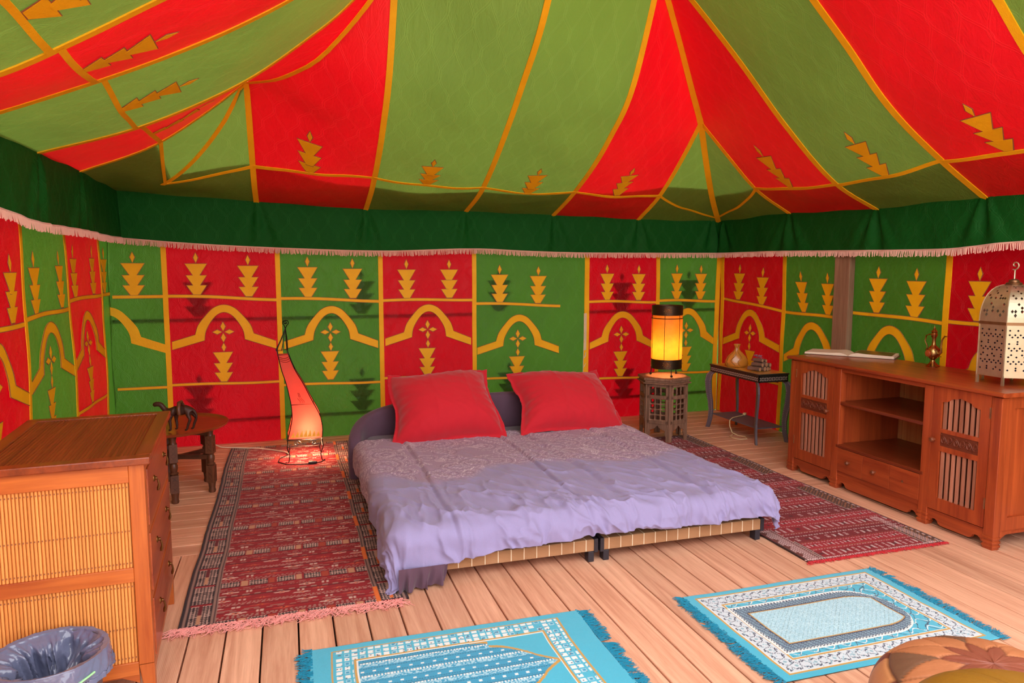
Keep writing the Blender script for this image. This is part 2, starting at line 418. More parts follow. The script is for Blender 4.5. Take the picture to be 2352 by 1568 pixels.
def wall_design(surf, parent, p0, p1, dz=0.0, candles=(0.26, 0.74), piping=True, dp=(0, 0), lower=True, lean=(0, 0), pz2=0.0, cdz=0.0, half=None, flip=False):
    """one canvas width: piping, two candles, horseshoe arch, flower over a third candle, lower piping"""
    W = p1-p0; c = (p0+p1)/2
    if piping:
        ribbon([(p0+(p1-p0)*t, 1.20+dz+dp[0]*(1-t)+dp[1]*t+0.006*math.sin(t*5)) for t in np.linspace(0, 1, 14)], 0.022, surf, 0.008, M_yel, 'piping', parent, True)
    for i, k in enumerate(candles):
        applied(candle_polys(p0+W*k, 1.218+dz+cdz+dp[0]*(1-k)+dp[1]*k, 1.0, min(1, W/0.86), lean[i] if i < len(lean) else 0), surf, 0.005, 'candle_applique', parent)
    arch(surf, parent, c, half or W/2-0.012, half or W/2-0.012, dz)
    if lower:
        fl = [diamond(c-0.012, 0.978+dz, 0.036, 0.075), diamond(c-0.012, 0.884+dz, 0.036, 0.075), diamond(c-0.058, 0.932+dz, 0.072, 0.036), diamond(c+0.036, 0.932+dz, 0.072, 0.036), diamond(c-0.012, 0.803+dz, 0.032, 0.07)]
        applied(fl, surf, 0.006, 'flower_applique', parent)
        applied(candle_polys(c-0.02, 0.513+dz, 0.97, 0.92, 0, False), surf, 0.005, 'candle_applique', parent)
        ribbon([(p0+W*t, 0.495+dz+pz2+0.006*math.sin(t*4+1)) for t in np.linspace(0, 1, 14)], 0.018, surf, 0.008, M_yel, 'piping', parent, True)
def seam(surf, parent, p, z0=0.01, z1=1.95, w=0.04, mat=None):
    ribbon([(p, z) for z in np.linspace(z0, z1, 24)], w, surf, 0.010, mat or M_yel, 'seam_tape', parent)
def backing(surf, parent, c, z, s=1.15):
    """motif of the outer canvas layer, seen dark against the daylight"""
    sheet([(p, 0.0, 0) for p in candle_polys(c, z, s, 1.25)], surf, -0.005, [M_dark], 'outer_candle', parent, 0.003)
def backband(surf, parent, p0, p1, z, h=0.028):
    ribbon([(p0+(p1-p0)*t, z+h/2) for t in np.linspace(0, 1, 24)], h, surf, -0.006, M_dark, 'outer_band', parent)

# ---- back wall
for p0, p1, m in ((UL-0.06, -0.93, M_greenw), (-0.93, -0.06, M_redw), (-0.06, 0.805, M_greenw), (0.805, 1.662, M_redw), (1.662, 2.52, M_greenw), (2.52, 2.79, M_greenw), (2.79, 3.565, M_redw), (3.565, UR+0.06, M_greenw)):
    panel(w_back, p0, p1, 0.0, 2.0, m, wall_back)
for p in (-0.94, -0.06, 0.805, 1.662, 3.565): seam(w_back, wall_back, p)
seam(w_back, wall_back, 2.79, 0.01, 1.95, 0.05, M_yel); seam(w_back, wall_back, 2.775, 0.35, 1.05, 0.03, M_pale)  # pale strip stands in for light leaking past the panel edge
seam(w_back, wall_back, UR-0.03, 0.01, 1.95, 0.05)
wall_design(w_back, wall_back, -0.92, -0.08, 0.025, (0.26, 0.74), dp=(0.035, 0.0))
wall_design(w_back, wall_back, -0.04, 0.785, 0.0, (0.27, 0.73), dp=(0.03, 0.0), pz2=-0.02)
wall_design(w_back, wall_back, 0.825, 1.642, 0.0)
wall_design(w_back, wall_back, 1.682, 2.515, -0.11, (0.27, 0.73), dp=(0.07, 0.04), half=0.41, pz2=0.06)
wall_design(w_back, wall_back, 2.815, 3.545, -0.10, (0.27, 0.74), dp=(0.06, 0.05))
wall_design(w_back, wall_back, 3.585, 4.24, -0.08, (0.30, 0.72), dp=(0.04, 0.03))
# canvas width folded round the left corner: one candle and the right half of its arch
ribbon([(UL+0.02+0.38*t, 1.258) for t in np.linspace(0, 1, 8)], 0.022, w_back, 0.008, M_yel, 'piping', wall_back, True)
applied(candle_polys(-1.17, 1.272), w_back, 0.006, 'candle_applique', wall_back)
po, o_, i_ = arch_polys(-1.365, 0.4, 0.41, 0.018); sheet([(p, 0, 0) for p in po[17:]], w_back, 0.008, [M_yel], 'arch_applique', wall_back)
ribbon([(UL+0.02+0.38*t, 0.51) for t in np.linspace(0, 1, 8)], 0.018, w_back, 0.008, M_yel, 'piping', wall_back, True)
for c, z in ((-0.70, 1.09), (0.63, 1.09), (1.90, 1.09), (3.17, 1.06), (3.92, 1.08), (-0.72, 0.225), (0.62, 0.225), (3.20, 0.2), (2.0, 0.22)): backing(w_back, wall_back, c, z, 1.12)
for a, b in ((UL, -0.93), (-0.93, -0.06), (-0.06, 0.805), (0.805, 1.662), (2.79, 3.565), (3.565, UR)):
    backband(w_back, wall_back, a, b, 1.05); backband(w_back, wall_back, a, b, 0.19)
# ---- left wall
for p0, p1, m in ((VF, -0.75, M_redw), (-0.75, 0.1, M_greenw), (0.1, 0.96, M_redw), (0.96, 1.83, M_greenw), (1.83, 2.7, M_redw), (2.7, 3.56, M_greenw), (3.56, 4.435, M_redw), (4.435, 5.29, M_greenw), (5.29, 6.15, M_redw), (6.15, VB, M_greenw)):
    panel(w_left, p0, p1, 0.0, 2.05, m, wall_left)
    if p0 > 0: seam(w_left, wall_left, p0, 0.01, 2.0, 0.035, M_yel)
wall_design(w_left, wall_left, 2.72, 3.54, 0.0)
wall_design(w_left, wall_left, 3.58, 4.42, -0.02, (0.26, 0.80), dp=(0.0, 0.02))
wall_design(w_left, wall_left, 4.455, 5.27, 0.015, (0.22, 0.80), dp=(0.0, 0.02))
wall_design(w_left, wall_left, 5.31, 6.13, 0.03, (0.22, 0.76), dp=(0.045, 0.06))
ribbon([(6.16+0.26*t, 1.285) for t in np.linspace(0, 1, 6)], 0.022, w_left, 0.008, M_yel, 'piping', wall_left, True)
applied(candle_polys(6.27, 1.30), w_left, 0.006, 'candle_applique', wall_left)
# ---- right wall
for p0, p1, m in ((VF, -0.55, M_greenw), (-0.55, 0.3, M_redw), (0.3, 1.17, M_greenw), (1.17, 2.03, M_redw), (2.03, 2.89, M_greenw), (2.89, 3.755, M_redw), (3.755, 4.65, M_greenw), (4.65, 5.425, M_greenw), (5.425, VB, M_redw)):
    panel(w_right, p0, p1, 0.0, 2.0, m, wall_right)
for p in (2.89, 3.755, 5.425): seam(w_right, wall_right, p, 0.01, 1.95, 0.045)
seam(w_right, wall_right, VB-0.06, 0.01, 1.95, 0.05)
wall_design(w_right, wall_right, 5.45, 6.35, -0.07, (0.32, 0.74), dp=(-0.03, 0.05))
wall_design(w_right, wall_right, 4.67, 5.40, -0.13, (0.26, 0.66), dp=(0.01, 0.03), lean=(0.05, 0.25), lower=False)
wall_design(w_right, wall_right, 3.78, 4.63, -0.095, (0.27, 0.68), dp=(0.01, 0.04), lower=False)
wall_design(w_right, wall_right, 2.91, 3.73, -0.08, (0.22, 0.75), dp=(0.0, 0.015), lower=False)
# ---- front wall with the wide doorway the daylight comes through (behind the photographer)
wall_front = empty('wall_front'); tag(wall_front, kind='structure')
def w_front(p, z, off=0.0): return np.stack([p+0*z, VF+off+0*p, z+0*p], -1)
panel(w_front, UL, UL+0.4, 0.0, 2.1, M_redw, wall_front); panel(w_front, UR-0.8, UR, 0.0, 2.1, M_greenw, wall_front)

# ---- roof: seams measured as (distance in from the eave, height); canvas widths hang between them
PL, PR = (-0.21, 5.31), (3.29, 5.28)
UC, VC, ZC = 1.54, 3.56, 4.3
zhL = hermite([(0, 2.09), (0.45, 2.13), (0.66, 2.27), (0.9, 2.53), (1.05, 2.75), (1.217, 2.74), (1.368, 2.77), (1.487, 2.815), (1.63, 2.93), (1.79, 3.10), (1.93, 3.28), (2.3, 3.68), (2.80, ZC)])
zhR = hermite([(0, 1.95), (0.45, 2.16), (0.8, 2.42), (1.08, 2.68), (1.3, 2.86), (1.58, 3.10), (1.964, 3.42), (2.8, ZC)])
def hipuL(m): return np.where(m < 1.05, EL+m*(PL[0]-EL)/1.05, PL[0]+(m-1.05))          # m counted from the back eave
def hipuR(m): return np.where(m < 1.08, ER-m*(ER-PR[0])/1.08, PR[0]-(m-1.08))
def hipvL(m): return np.where(m < 1.04, EB-m*(EB-PL[1])/1.04, PL[1]-(m-1.04))          # m counted from the left eave
def hipvR(m): return np.where(m < 0.91, EB-m*(EB-PR[1])/0.91, PR[1]-(m-0.91))
gen_b = [(0.53, 2.14), (1.22, 2.483), (1.58, 2.757)]
SB = {-0.21: hermite([(0, 2.03), (0.35, 2.16), (0.72, 2.44), (1.05, 2.75)]),
      0.679: hermite([(0, 1.99), (0.53, 2.13), (1.22, 2.46), (1.58, 2.74), (1.94, 3.29)]),
      1.569: hermite([(0, 1.995), (0.55, 2.13), (1.22, 2.47), (1.58, 2.70), (2.134, 3.14), (2.8, ZC)]),
      2.406: hermite([(0, 1.976), (0.53, 2.145), (1.22, 2.482), (1.58, 2.76), (1.964, 3.42)]),
      3.29: hermite([(0, 1.953), (0.42, 2.15), (0.8, 2.43), (1.08, 2.68)])}
prL = [(0, 2.10), (0.336, 2.236), (0.756, 2.42), (1.083, 2.59), (1.398, 2.79), (1.8, 3.13), (2.79, ZC)]
SL = {5.31: hermite([(0, 2.105), (0.493, 2.323), (0.768, 2.523), (1.04, 2.75)]),
      4.475: hermite([(0, 2.10), (0.53, 2.277), (0.80, 2.405), (1.106, 2.582), (1.40, 2.808), (1.60, 2.979), (1.678, 3.06), (1.875, 3.225)])}
prR = [(0, 1.925), (0.371, 2.14), (0.873, 2.5), (1.106, 2.736), (1.357, 2.97), (1.8, 3.42), (2.66, ZC)]
SR = {5.28: hermite([(0, 1.956), (0.365, 2.164), (0.66, 2.437), (0.91, 2.68)]),
      4.315: hermite([(0, 1.92), (0.386, 2.10), (0.854, 2.50), (1.222, 2.88), (1.569, 3.21), (1.875, 3.48)])}
for q in (3.6, 1.86, 1.0, 0.14, -0.7): SL[q] = hermite(prL)
SL[2.96] = hermite([(0, 2.05), (0.337, 2.165), (0.58, 2.30), (0.84, 2.458), (1.4, 2.78), (1.8, 3.13), (2.79, ZC)])
for q in (3.447, 2.57, 1.7, 0.83, -0.04, -0.8): SR[q] = hermite(prR)
def to3(face, p, m, z):
    p, m, z = np.broadcast_arrays(np.asarray(p, float), np.asarray(m, float), np.asarray(z, float))
    return {'B': lambda: np.stack([p, EB-m, z], -1), 'L': lambda: np.stack([EL+m, p, z], -1), 'R': lambda: np.stack([ER-m, p, z], -1), 'F': lambda: np.stack([p, VF+m, z], -1)}[face]()
def mback(face, m):   # the same hip point counted from the back eave
    return EB-(hipvL(m) if face == 'L' else hipvR(m))
class Strip:
    """canvas width of one roof face between two edges, each a function m -> (p, z)"""
    def __init__(s, face, ea, eb, m1, sag=0.03, seed=0): s.face, s.ea, s.eb, s.m1, s.sag, s.seed = face, ea, eb, m1, sag, seed
    def raw(s, t, m):
        pa, za = s.ea(m); pb, zb = s.eb(m)
        w = np.abs(pb-pa); st = np.sin(PI*np.clip(t, 0, 1))
        z = za+(zb-za)*t-s.sag*st*np.minimum(1, w/0.8)*np.clip(m*2.5, 0, 1)
        p = pa+(pb-pa)*t
        z = z+st*np.minimum(1, w)*(0.006*np.sin(p*9+m*11+s.seed)+0.004*np.sin(m*23-p*7+s.seed*2))
        return p, z
    def at(s, t, m, off=0.0):
        t = np.asarray(t, float); m = np.asarray(m, float)
        def q(t, m): p, z = s.raw(t, m); return to3(s.face, p, m, z)
        P = q(t, m)
        if np.all(np.asarray(off) == 0): return P
        a = q(t+0.01, m)-P; b = q(t, m+0.01)-P; n = np.cross(a, b)
        n /= np.linalg.norm(n, axis=-1, keepdims=True)+1e-12
        n = np.where(n[..., 2:3] > 0, -n, n)
        return P+n*np.asarray(off)
    def pm(s, p, m, off=0.0):
        m = np.asarray(m, float); pa, _ = s.ea(m); pb, _ = s.eb(m); d = np.where(np.abs(pb-pa) < 1e-5, 1e-5, pb-pa)
        return s.at((np.asarray(p, float)-pa)/d, m, off)
    def mesh(s, mat, m0=-0.13):
        n = 22; k = max(10, int((s.m1-m0)/0.05))
        T, Mm = np.meshgrid(np.linspace(0, 1, n), np.linspace(m0, s.m1, k), indexing='ij')
        X = s.at(T, Mm); p, _ = s.raw(T, Mm)
        return mobj('roof_panel', grid_mesh('roof_panel', X[..., 0], X[..., 1], X[..., 2], mat, uv=(p, Mm)), ceiling)
def edge(face, p, S=None):
    """seam at p, running on along the hip once it meets it"""
    z = S
    if face == 'B':
        lo, hi = hipuL, hipuR
        return lambda m: (np.minimum(np.maximum(p+0*m, lo(m)), hi(m)), np.where(p < lo(m), zhL(m), np.where(p > hi(m), zhR(m), z(m))))
    hip = hipvL if face == 'L' else hipvR; zh = zhL if face == 'L' else zhR
    fr = lambda m: 0.9+0.5*np.maximum(m, 0)   # roof left open forward of this to let in more skylight
    return lambda m: (np.maximum(np.minimum(p+0*m, hip(m)), np.minimum(fr(m), hip(m))), np.where(p > hip(m), zh(mback(face, m)), z(m)))
def hip_edge(face, side):
    if face == 'B': return (lambda m: (hipuL(m), zhL(m))) if side == 'L' else (lambda m: (hipuR(m), zhR(m)))
    return (lambda m: (hipvL(m), zhL(mback('L', m)))) if face == 'L' else (lambda m: (hipvR(m), zhR(mback('R', m))))
strips = []
def add_strip(face, a, b, m1, mat, sag=0.03):
    st = Strip(face, a, b, m1, sag, len(strips)*1.7); st.mesh(mat); strips.append(st)
    if face == 'L' and m1 > 1.1: return st
    # unseen extra canvas layer added outside the eave to darken the roof there
    T, Mm = np.meshgrid(np.linspace(0, 1, 14), np.linspace(-0.13, min({'B': 0.52, 'L': 0.46, 'R': 0.36}[face], m1-0.05), 12), indexing='ij')
    X = st.at(T, Mm, -0.012); p, _ = st.raw(T, Mm)
    mobj('eave_shade_layer', grid_mesh('eave_shade_layer', X[..., 0], X[..., 1], X[..., 2], M_green, uv=(p, Mm)), ceiling)
    return st
def roof_tape(st, which, m0, m1, w=0.042, off=0.007, mat=None):
    """yellow tape along one edge of a strip"""
    n = max(8, int((m1-m0)/0.05)); ms = np.linspace(m0, m1, n); e = st.ea if which == 'a' else st.eb
    p, z = e(ms); C = to3(st.face, p, ms, z)
    inner = st.at(np.full(n, 0.02 if which == 'a' else 0.98), ms); d = inner-C
    t = np.gradient(C, axis=0); t /= np.linalg.norm(t, axis=1)[:, None]
    side = np.cross(t, np.array([0, 0, 1.0])); side /= np.linalg.norm(side, axis=1)[:, None]+1e-9
    nrm = np.cross(side, t); nrm = np.where(nrm[:, 2:3] > 0, -nrm, nrm)
    A = C+side*w/2+nrm*off; B = C-side*w/2+nrm*off; A2 = A-nrm*0.006; B2 = B-nrm*0.006
    mb = MB(); fs = []
    for i in range(n-1): fs += [(i, i+1, n+i+1, n+i), (2*n+i, 2*n+i+1, i+1, i), (n+i, n+i+1, 3*n+i+1, 3*n+i)]
    mb.add(list(A)+list(B)+list(A2)+list(B2), fs)
    return mb.build('seam_tape', mat or M_yel, ceiling, smooth=0.6)
def roof_piping(st, m0, m0b=None, w=0.024):
    n = 16; t = np.linspace(0.0, 1.0, n); ms = m0+((m0b if m0b is not None else m0)-m0)*t
    A = st.at(t, ms-w/2, 0.009); B = st.at(t, ms+w/2, 0.009); A2 = st.at(t, ms-w/2, 0.003); B2 = st.at(t, ms+w/2, 0.003)
    mb = MB(); fs = []
    for i in range(n-1): fs += [(i, i+1, n+i+1, n+i), (2*n+i, 2*n+i+1, i+1, i), (n+i, n+i+1, 3*n+i+1, 3*n+i)]
    mb.add(list(A)+list(B)+list(A2)+list(B2), fs); return mb.build('piping', M_yel, ceiling)
def roof_candle(st, p, m, s=0.95, lean=0.0):
    applied(candle_polys(p, m, s, 1.0, lean), st.pm, 0.006, 'candle_applique', ceiling)
# back face
b = {q: edge('B', q, SB[q]) for q in SB}
gBL = add_strip('B', hip_edge('B', 'L'), b[-0.21], 1.05, M_green, 0.0)
rB1 = add_strip('B', b[-0.21], b[0.679], 1.94, M_red); gB1 = add_strip('B', b[0.679], b[1.569], 2.8, M_green)
gB2 = add_strip('B', b[1.569], b[2.406], 2.8, M_green); rB2 = add_strip('B', b[2.406], b[3.29], 1.964, M_red)
gBR = add_strip('B', b[3.29], hip_edge('B', 'R'), 1.08, M_green, 0.0)
# left face
lq = [5.31, 4.475, 3.6, 2.96, 1.86]; e = {q: edge('L', q, SL[q]) for q in lq}
gLL = add_strip('L', hip_edge('L', 'L'), e[5.31], 1.04, M_green, 0.0); Ls = []
for i in range(len(lq)-1): Ls.append(add_strip('L', e[lq[i]], e[lq[i+1]], 1.875 if i == 0 else 2.79, M_red if i % 2 == 0 else M_green, 0.0 if i == 0 else 0.02))
add_strip('L', e[1.86], edge('L', -9.0, hermite(prL)), 2.79, M_green, 0.0)
# right face
rq = [5.28, 4.315, 3.447, 2.57, 1.7]; e2 = {q: edge('R', q, SR[q]) for q in rq}
gRR = add_strip('R', hip_edge('R', 'R'), e2[5.28], 0.91, M_green, 0.0); Rs = []
for i in range(len(rq)-1): Rs.append(add_strip('R', e2[rq[i]], e2[rq[i+1]], 1.875 if i == 0 else 2.66, M_red if i % 2 == 0 else M_green, 0.02))
add_strip('R', e2[1.7], edge('R', -9.0, hermite(prR)), 2.66, M_green, 0.0)

# front roof face left out to admit more daylight from behind the camera
# tapes
roof_tape(gBL, 'b', -0.02, 1.05); roof_tape(rB1, 'b', -0.02, 1.94); roof_tape(gB1, 'b', -0.02, 2.78); roof_tape(gB2, 'b', -0.02, 1.964); roof_tape(rB2, 'b', -0.02, 1.08)
roof_tape(gBL, 'a', 0.40, 1.05, 0.034); roof_tape(gBR, 'b', -0.02, 1.08, 0.05, 0.014)
roof_tape(rB1, 'a', 1.05, 1.94, 0.042, 0.018); roof_tape(rB2, 'b', 1.08, 2.78, 0.055, 0.022)
roof_tape(gLL, 'b', -0.02, 1.04)
roof_tape(gB1, 'a', 1.90, 2.78, 0.07, 0.012)
for i, st in enumerate(Ls[:5]): roof_tape(st, 'b', -0.02, 1.85 if i == 0 else 2.7)
roof_tape(gRR, 'b', -0.02, 0.91)
for i, st in enumerate(Rs[:5]): roof_tape(st, 'b', -0.02, 1.85 if i == 0 else 2.6, 0.046)
# piping that runs round the roof, and the candles standing on it
roof_piping(gBL, 0.42, 0.50); roof_piping(rB1, 0.50, 0.68); roof_piping(gB1, 0.68, 0.60); roof_piping(gB2, 0.60, 0.53); roof_piping(rB2, 0.53, 0.42); roof_piping(gBR, 0.42, 0.08)
roof_piping(gLL, 0.42, 0.49)
for st in Ls[:5]: roof_piping(st, 0.49, 0.52)
roof_piping(gRR, 0.08, 0.36)
for st in Rs[:5]: roof_piping(st, 0.37, 0.38)
roof_candle(rB1, 0.20, 0.60, 1.0); roof_candle(gB1, 1.09, 0.66); roof_candle(gB2, 1.96, 0.585); roof_candle(rB2, 2.82, 0.50)
for st, p in zip(Ls, (4.86, 4.0, 3.30, 2.62)): roof_candle(st, p, 0.515, 1.0)
for st, p in zip(Rs, (4.80, 3.86, 3.01, 2.1)): roof_candle(st, p, 0.39, 1.0)

# ---- valance round the eaves with its cotton fringe
eB = hermite([(EL, 2.09), (-0.21, 2.03), (0.679, 1.99), (1.569, 1.995), (2.406, 1.976), (3.29, 1.953), (ER, 1.95)])
fB = hermite([(EL, 1.725), (-0.8, 1.69), (-0.06, 1.655), (0.80, 1.635), (1.66, 1.66), (2.2, 1.64), (2.79, 1.63), (3.55, 1.632), (ER, 1.635)])
eLf = hermite([(VF, 2.10), (3.6, 2.10), (5.31, 2.105), (EB, 2.09)]); fL = hermite([(VF, 1.80), (3.0, 1.80), (3.95, 1.765), (4.2, 1.74), (5.0, 1.735), (EB, 1.725)])
eR = hermite([(VF, 1.93), (3.447, 1.927), (4.315, 1.92), (5.28, 1.956), (EB, 1.95)]); fR = hermite([(VF, 1.66), (2.6, 1.66), (3.25, 1.645), (3.75, 1.615), (4.7, 1.625), (5.4, 1.635), (EB, 1.635)])
def fold(p, s, knots):
    d = 0.012*np.sin(p*6.1)*s+0.006*np.sin(p*17+1)*s
    for k in knots:   # gathers fanning out below each seam
        x = (p-k)/(0.03+0.16*s)
        d = d+0.022*np.exp(-(x*0.8)**2)*np.cos(x*5.2+k)*(0.35+0.65*np.sin(PI*np.clip(s*0.9+0.08, 0, 1)))
    return d
def valance(name, face, p0, p1, ef, ff, knots, parent_label):
    n = int((p1-p0)/0.018); P, S = np.meshgrid(np.linspace(p0, p1, n), np.linspace(0, 1, 12), indexing='ij')
    Z = ef(P)+0.012+(ff(P)-ef(P)-0.012)*S; D = fold(P, S, knots)+0.012
    def pos(P, D, Z): return {'B': (P, EB-D, Z), 'L': (EL+D, P, Z), 'R': (ER-D, P, Z)}[face]
    X = pos(P, D, Z); o = mobj(name, grid_mesh(name, *X, M_val, uv=(P, Z)), None); tag(o, kind='structure')
    ps = np.linspace(p0, p1, n); mb = MB()
    # heading cord
    C = np.stack(pos(ps, fold(ps, 1.0, knots)+0.018, ff(ps)), -1); mb.tube([tuple(c) for c in C[::2]], 0.006, 5)
    q = p0
    while q < p1:
        L = 0.038+0.012*random.random(); d0 = float(fold(np.array([q]), 1.0, knots)[0])+0.018
        lean = random.uniform(-0.008, 0.008)+0.006*math.sin(q*19); out = random.uniform(-0.004, 0.008); zf = float(ff(np.array([q]))[0]); w = 0.0042
        a = [pos(q-w, d0, zf), pos(q+w, d0, zf), pos(q+w+lean, d0+out, zf-L), pos(q-w+lean, d0+out, zf-L), pos(q, d0+0.005, zf), pos(q+lean, d0+out+0.005, zf-L)]
        mb.add(a, [(0, 4, 5, 3), (4, 1, 2, 5), (0, 3, 2, 1)]); q += random.uniform(0.0085, 0.0115)
    f = mb.build('fringe', M_fringe, o, fix=False); tag(f, kind='stuff')
    return o
valance('trim_1', 'B', EL, ER, eB, fB, (-0.21, 0.679, 1.569, 2.406, 3.29, 4.12), '')
valance('trim_2', 'L', VF, EB, eLf, fL, (5.31, 4.475, 3.6), '')
valance('trim_3', 'R', VF, EB, eR, fR, (6.28, 5.28, 4.315, 3.447), '')
# ---- weathered post by the right wall
M_post = m_wood('weathered_post', lin((120, 88, 66)), lin((178, 140, 112)), 'z', 1.4, 0.75, 0.2)
post = MB().box(-0.028, 0.028, -0.082, 0.082, 0.0, 1.93).build('wooden_post', M_post, None, (4.243, 4.66, 0.0), bev=0.006)
tag(post, 'weathered grey-brown wooden post standing against the green wall behind the cabinet', 'post')
# ================================================================ FURNITURE
TEAK0, TEAK1 = lin((128, 44, 20)), lin((186, 84, 40))
M_teak = m_wood('red_teak', TEAK0, TEAK1, 'z', 0.9, 0.36, 0.45, coat=0.15, randvar=0.14)
M_teakh = m_wood('red_teak_rail', TEAK0, TEAK1, 'x', 0.9, 0.36, 0.45, coat=0.15, randvar=0.14)
M_teakd = m_wood('dark_teak_shelf', lin((92, 34, 18)), lin((140, 60, 30)), 'x', 0.9, 0.3, 0.45, coat=0.2)
M_teakb = m_wood('honey_teak_back', lin((196, 116, 66)), lin((232, 166, 108)), 'z', 0.8, 0.42, 0.4)
M_slat = m_wood('pale_rose_slat', lin((146, 84, 62)), lin((192, 130, 104)), 'z', 1.0, 0.45, 0.4, randvar=0.4)
M_carve = m_plain('carved_dark_teak', lin((110, 50, 30)), 0.5, 0.4)
M_brass = m_metal('aged_brass', lin((120, 84, 48)), 0.38)
M_knob = m_plain('turned_knob', lin((120, 62, 38)), 0.3, 0.5)
M_hinge = m_metal('pale_hinge', lin((205, 175, 130)), 0.4)

# ---- sideboard against the right wall
cab = empty('sideboard', (3.53, 3.545, 0), -PI/2)
tag(cab, 'long red-brown teak sideboard with two slatted doors and open middle shelves', 'sideboard')
CW, CD, CH = 0.8175, 0.56, 0.85
def leg_post(x0, x1, y0, y1, name='post'):
    mb = MB().box(x0, x1, y0, y1, 0.0, CH-0.03)
    for k in range(3): mb.box(x0-0.004, x1+0.004, y0-0.004, y1+0.004, 0.012+k*0.022, 0.026+k*0.022)
    return mb.build(name, M_teak, cab, bev=0.003)
for x0, x1 in ((-CW, -CW+0.058), (-0.378, -0.318), (0.342, 0.402), (CW-0.058, CW)): leg_post(x0, x1, 0, 0.05)
for x0, x1 in ((-CW, -CW+0.058), (CW-0.058, CW)): leg_post(x0, x1, CD-0.05, CD)
prof = [(-0.024, 0.832), (-0.016, 0.826), (CD+0.01, 0.826), (CD+0.02, 0.85), (-0.012, 0.85), (-0.026, 0.843)]
MB().prism(prof, 'x', -CW-0.022, CW+0.022).build('top', M_teakh, cab, bev=0.002)
MB().box(-CW+0.05, CW-0.05, 0.004, 0.03, 0.80, 0.828).build('top_rail', M_teakh, cab)
for s in (-1, 1):   # end panels with a raised field
    x = s*(CW-0.02); a, b_ = min(x, x-s*0.016), max(x, x-s*0.016)
    sp = MB().box(a, b_, 0.05, CD-0.05, 0.07, 0.826).build('side_panel', M_teak, cab)
    f = MB()
    for y0, y1, z0, z1 in ((0.05, 0.10, 0.1, 0.826), (CD-0.10, CD-0.05, 0.1, 0.826), (0.10, CD-0.10, 0.76, 0.826), (0.10, CD-0.10, 0.10, 0.17)):
        f.box(min(x, x+s*0.014), max(x, x+s*0.014), y0, y1, z0, z1)
    f.build('side_frame', M_teak, sp)
    MB().prism([(0.05, 0.16), (CD-0.05, 0.16), (CD-0.05, 0.04), (CD-0.14, 0.09), (0.14, 0.09), (0.05, 0.04)], 'x', x-0.006, x+0.006).build('side_apron', M_teak, sp)
for x in (-0.348, 0.372): MB().box(x-0.009, x+0.009, 0.04, CD-0.03, 0.1, 0.826).build('partition', M_teak, cab)
xb = -CW+0.03
while xb < CW-0.04:
    w = min(0.16, CW-0.03-xb); MB().box(xb+0.0015, xb+w-0.0015, CD-0.026, CD-0.012, 0.08, 0.826).build('back_board', M_teakb, cab); xb += w
for z0, z1 in ((0.576, 0.598), (0.285, 0.306)): MB().box(-0.339, 0.363, -0.002 if z0 < 0.4 else 0.004, CD-0.03, z0, z1).build('shelf', M_teakd, cab, bev=0.004)
MB().box(-CW+0.05, CW-0.05, 0.03, CD-0.03, 0.085, 0.1).build('bottom_board', M_teakd, cab)
for i, (x0, x1) in enumerate(((-0.316, -0.099), (-0.097, 0.121), (0.123, 0.340))):
    d = MB().box(x0, x1, 0.0, 0.30, 0.125, 0.283).build('drawer', M_teakh, cab, bev=0.002)
    if i < 2:
        MB().lathe([(0.006, 0), (0.006, 0.012), (0.013, 0.016), (0.015, 0.024), (0.010, 0.032), (0.0, 0.034)], 14).build('knob', M_knob, d, ((x0+x1)/2, 0.0, 0.205), (PI/2, 0, 0), smooth=0.8)
    else:
        MB().lathe([(0.008, 0), (0.008, 0.0008), (0, 0.001)], 10).build('bare_knob_spot', M_hinge, d, ((x0+x1)/2-0.01, 0.0, 0.205), (PI/2, 0, 0))
MB().box(-0.318, 0.342, 0.004, 0.026, 0.098, 0.124).build('rail', M_teakh, cab)
def apron(x0, x1):
    pts = [(x0, 0.10), (x1, 0.10), (x1, 0.035)]+[(x1-0.045+0.028*math.cos(a), 0.030+0.022*math.sin(a)) for a in np.linspace(0, PI, 6)]
    pts += [(x1-0.09, 0.022), (x0+0.09, 0.022)]+[(x0+0.045+0.028*math.cos(a), 0.030+0.022*math.sin(a)) for a in np.linspace(0, PI, 6)]+[(x0, 0.035)]
    MB().prism(pts, 'y', 0.008, 0.026).build('apron', M_teakh, cab)
apron(-CW+0.058, -0.378); apron(-0.318, 0.342); apron(0.402, CW-0.058)
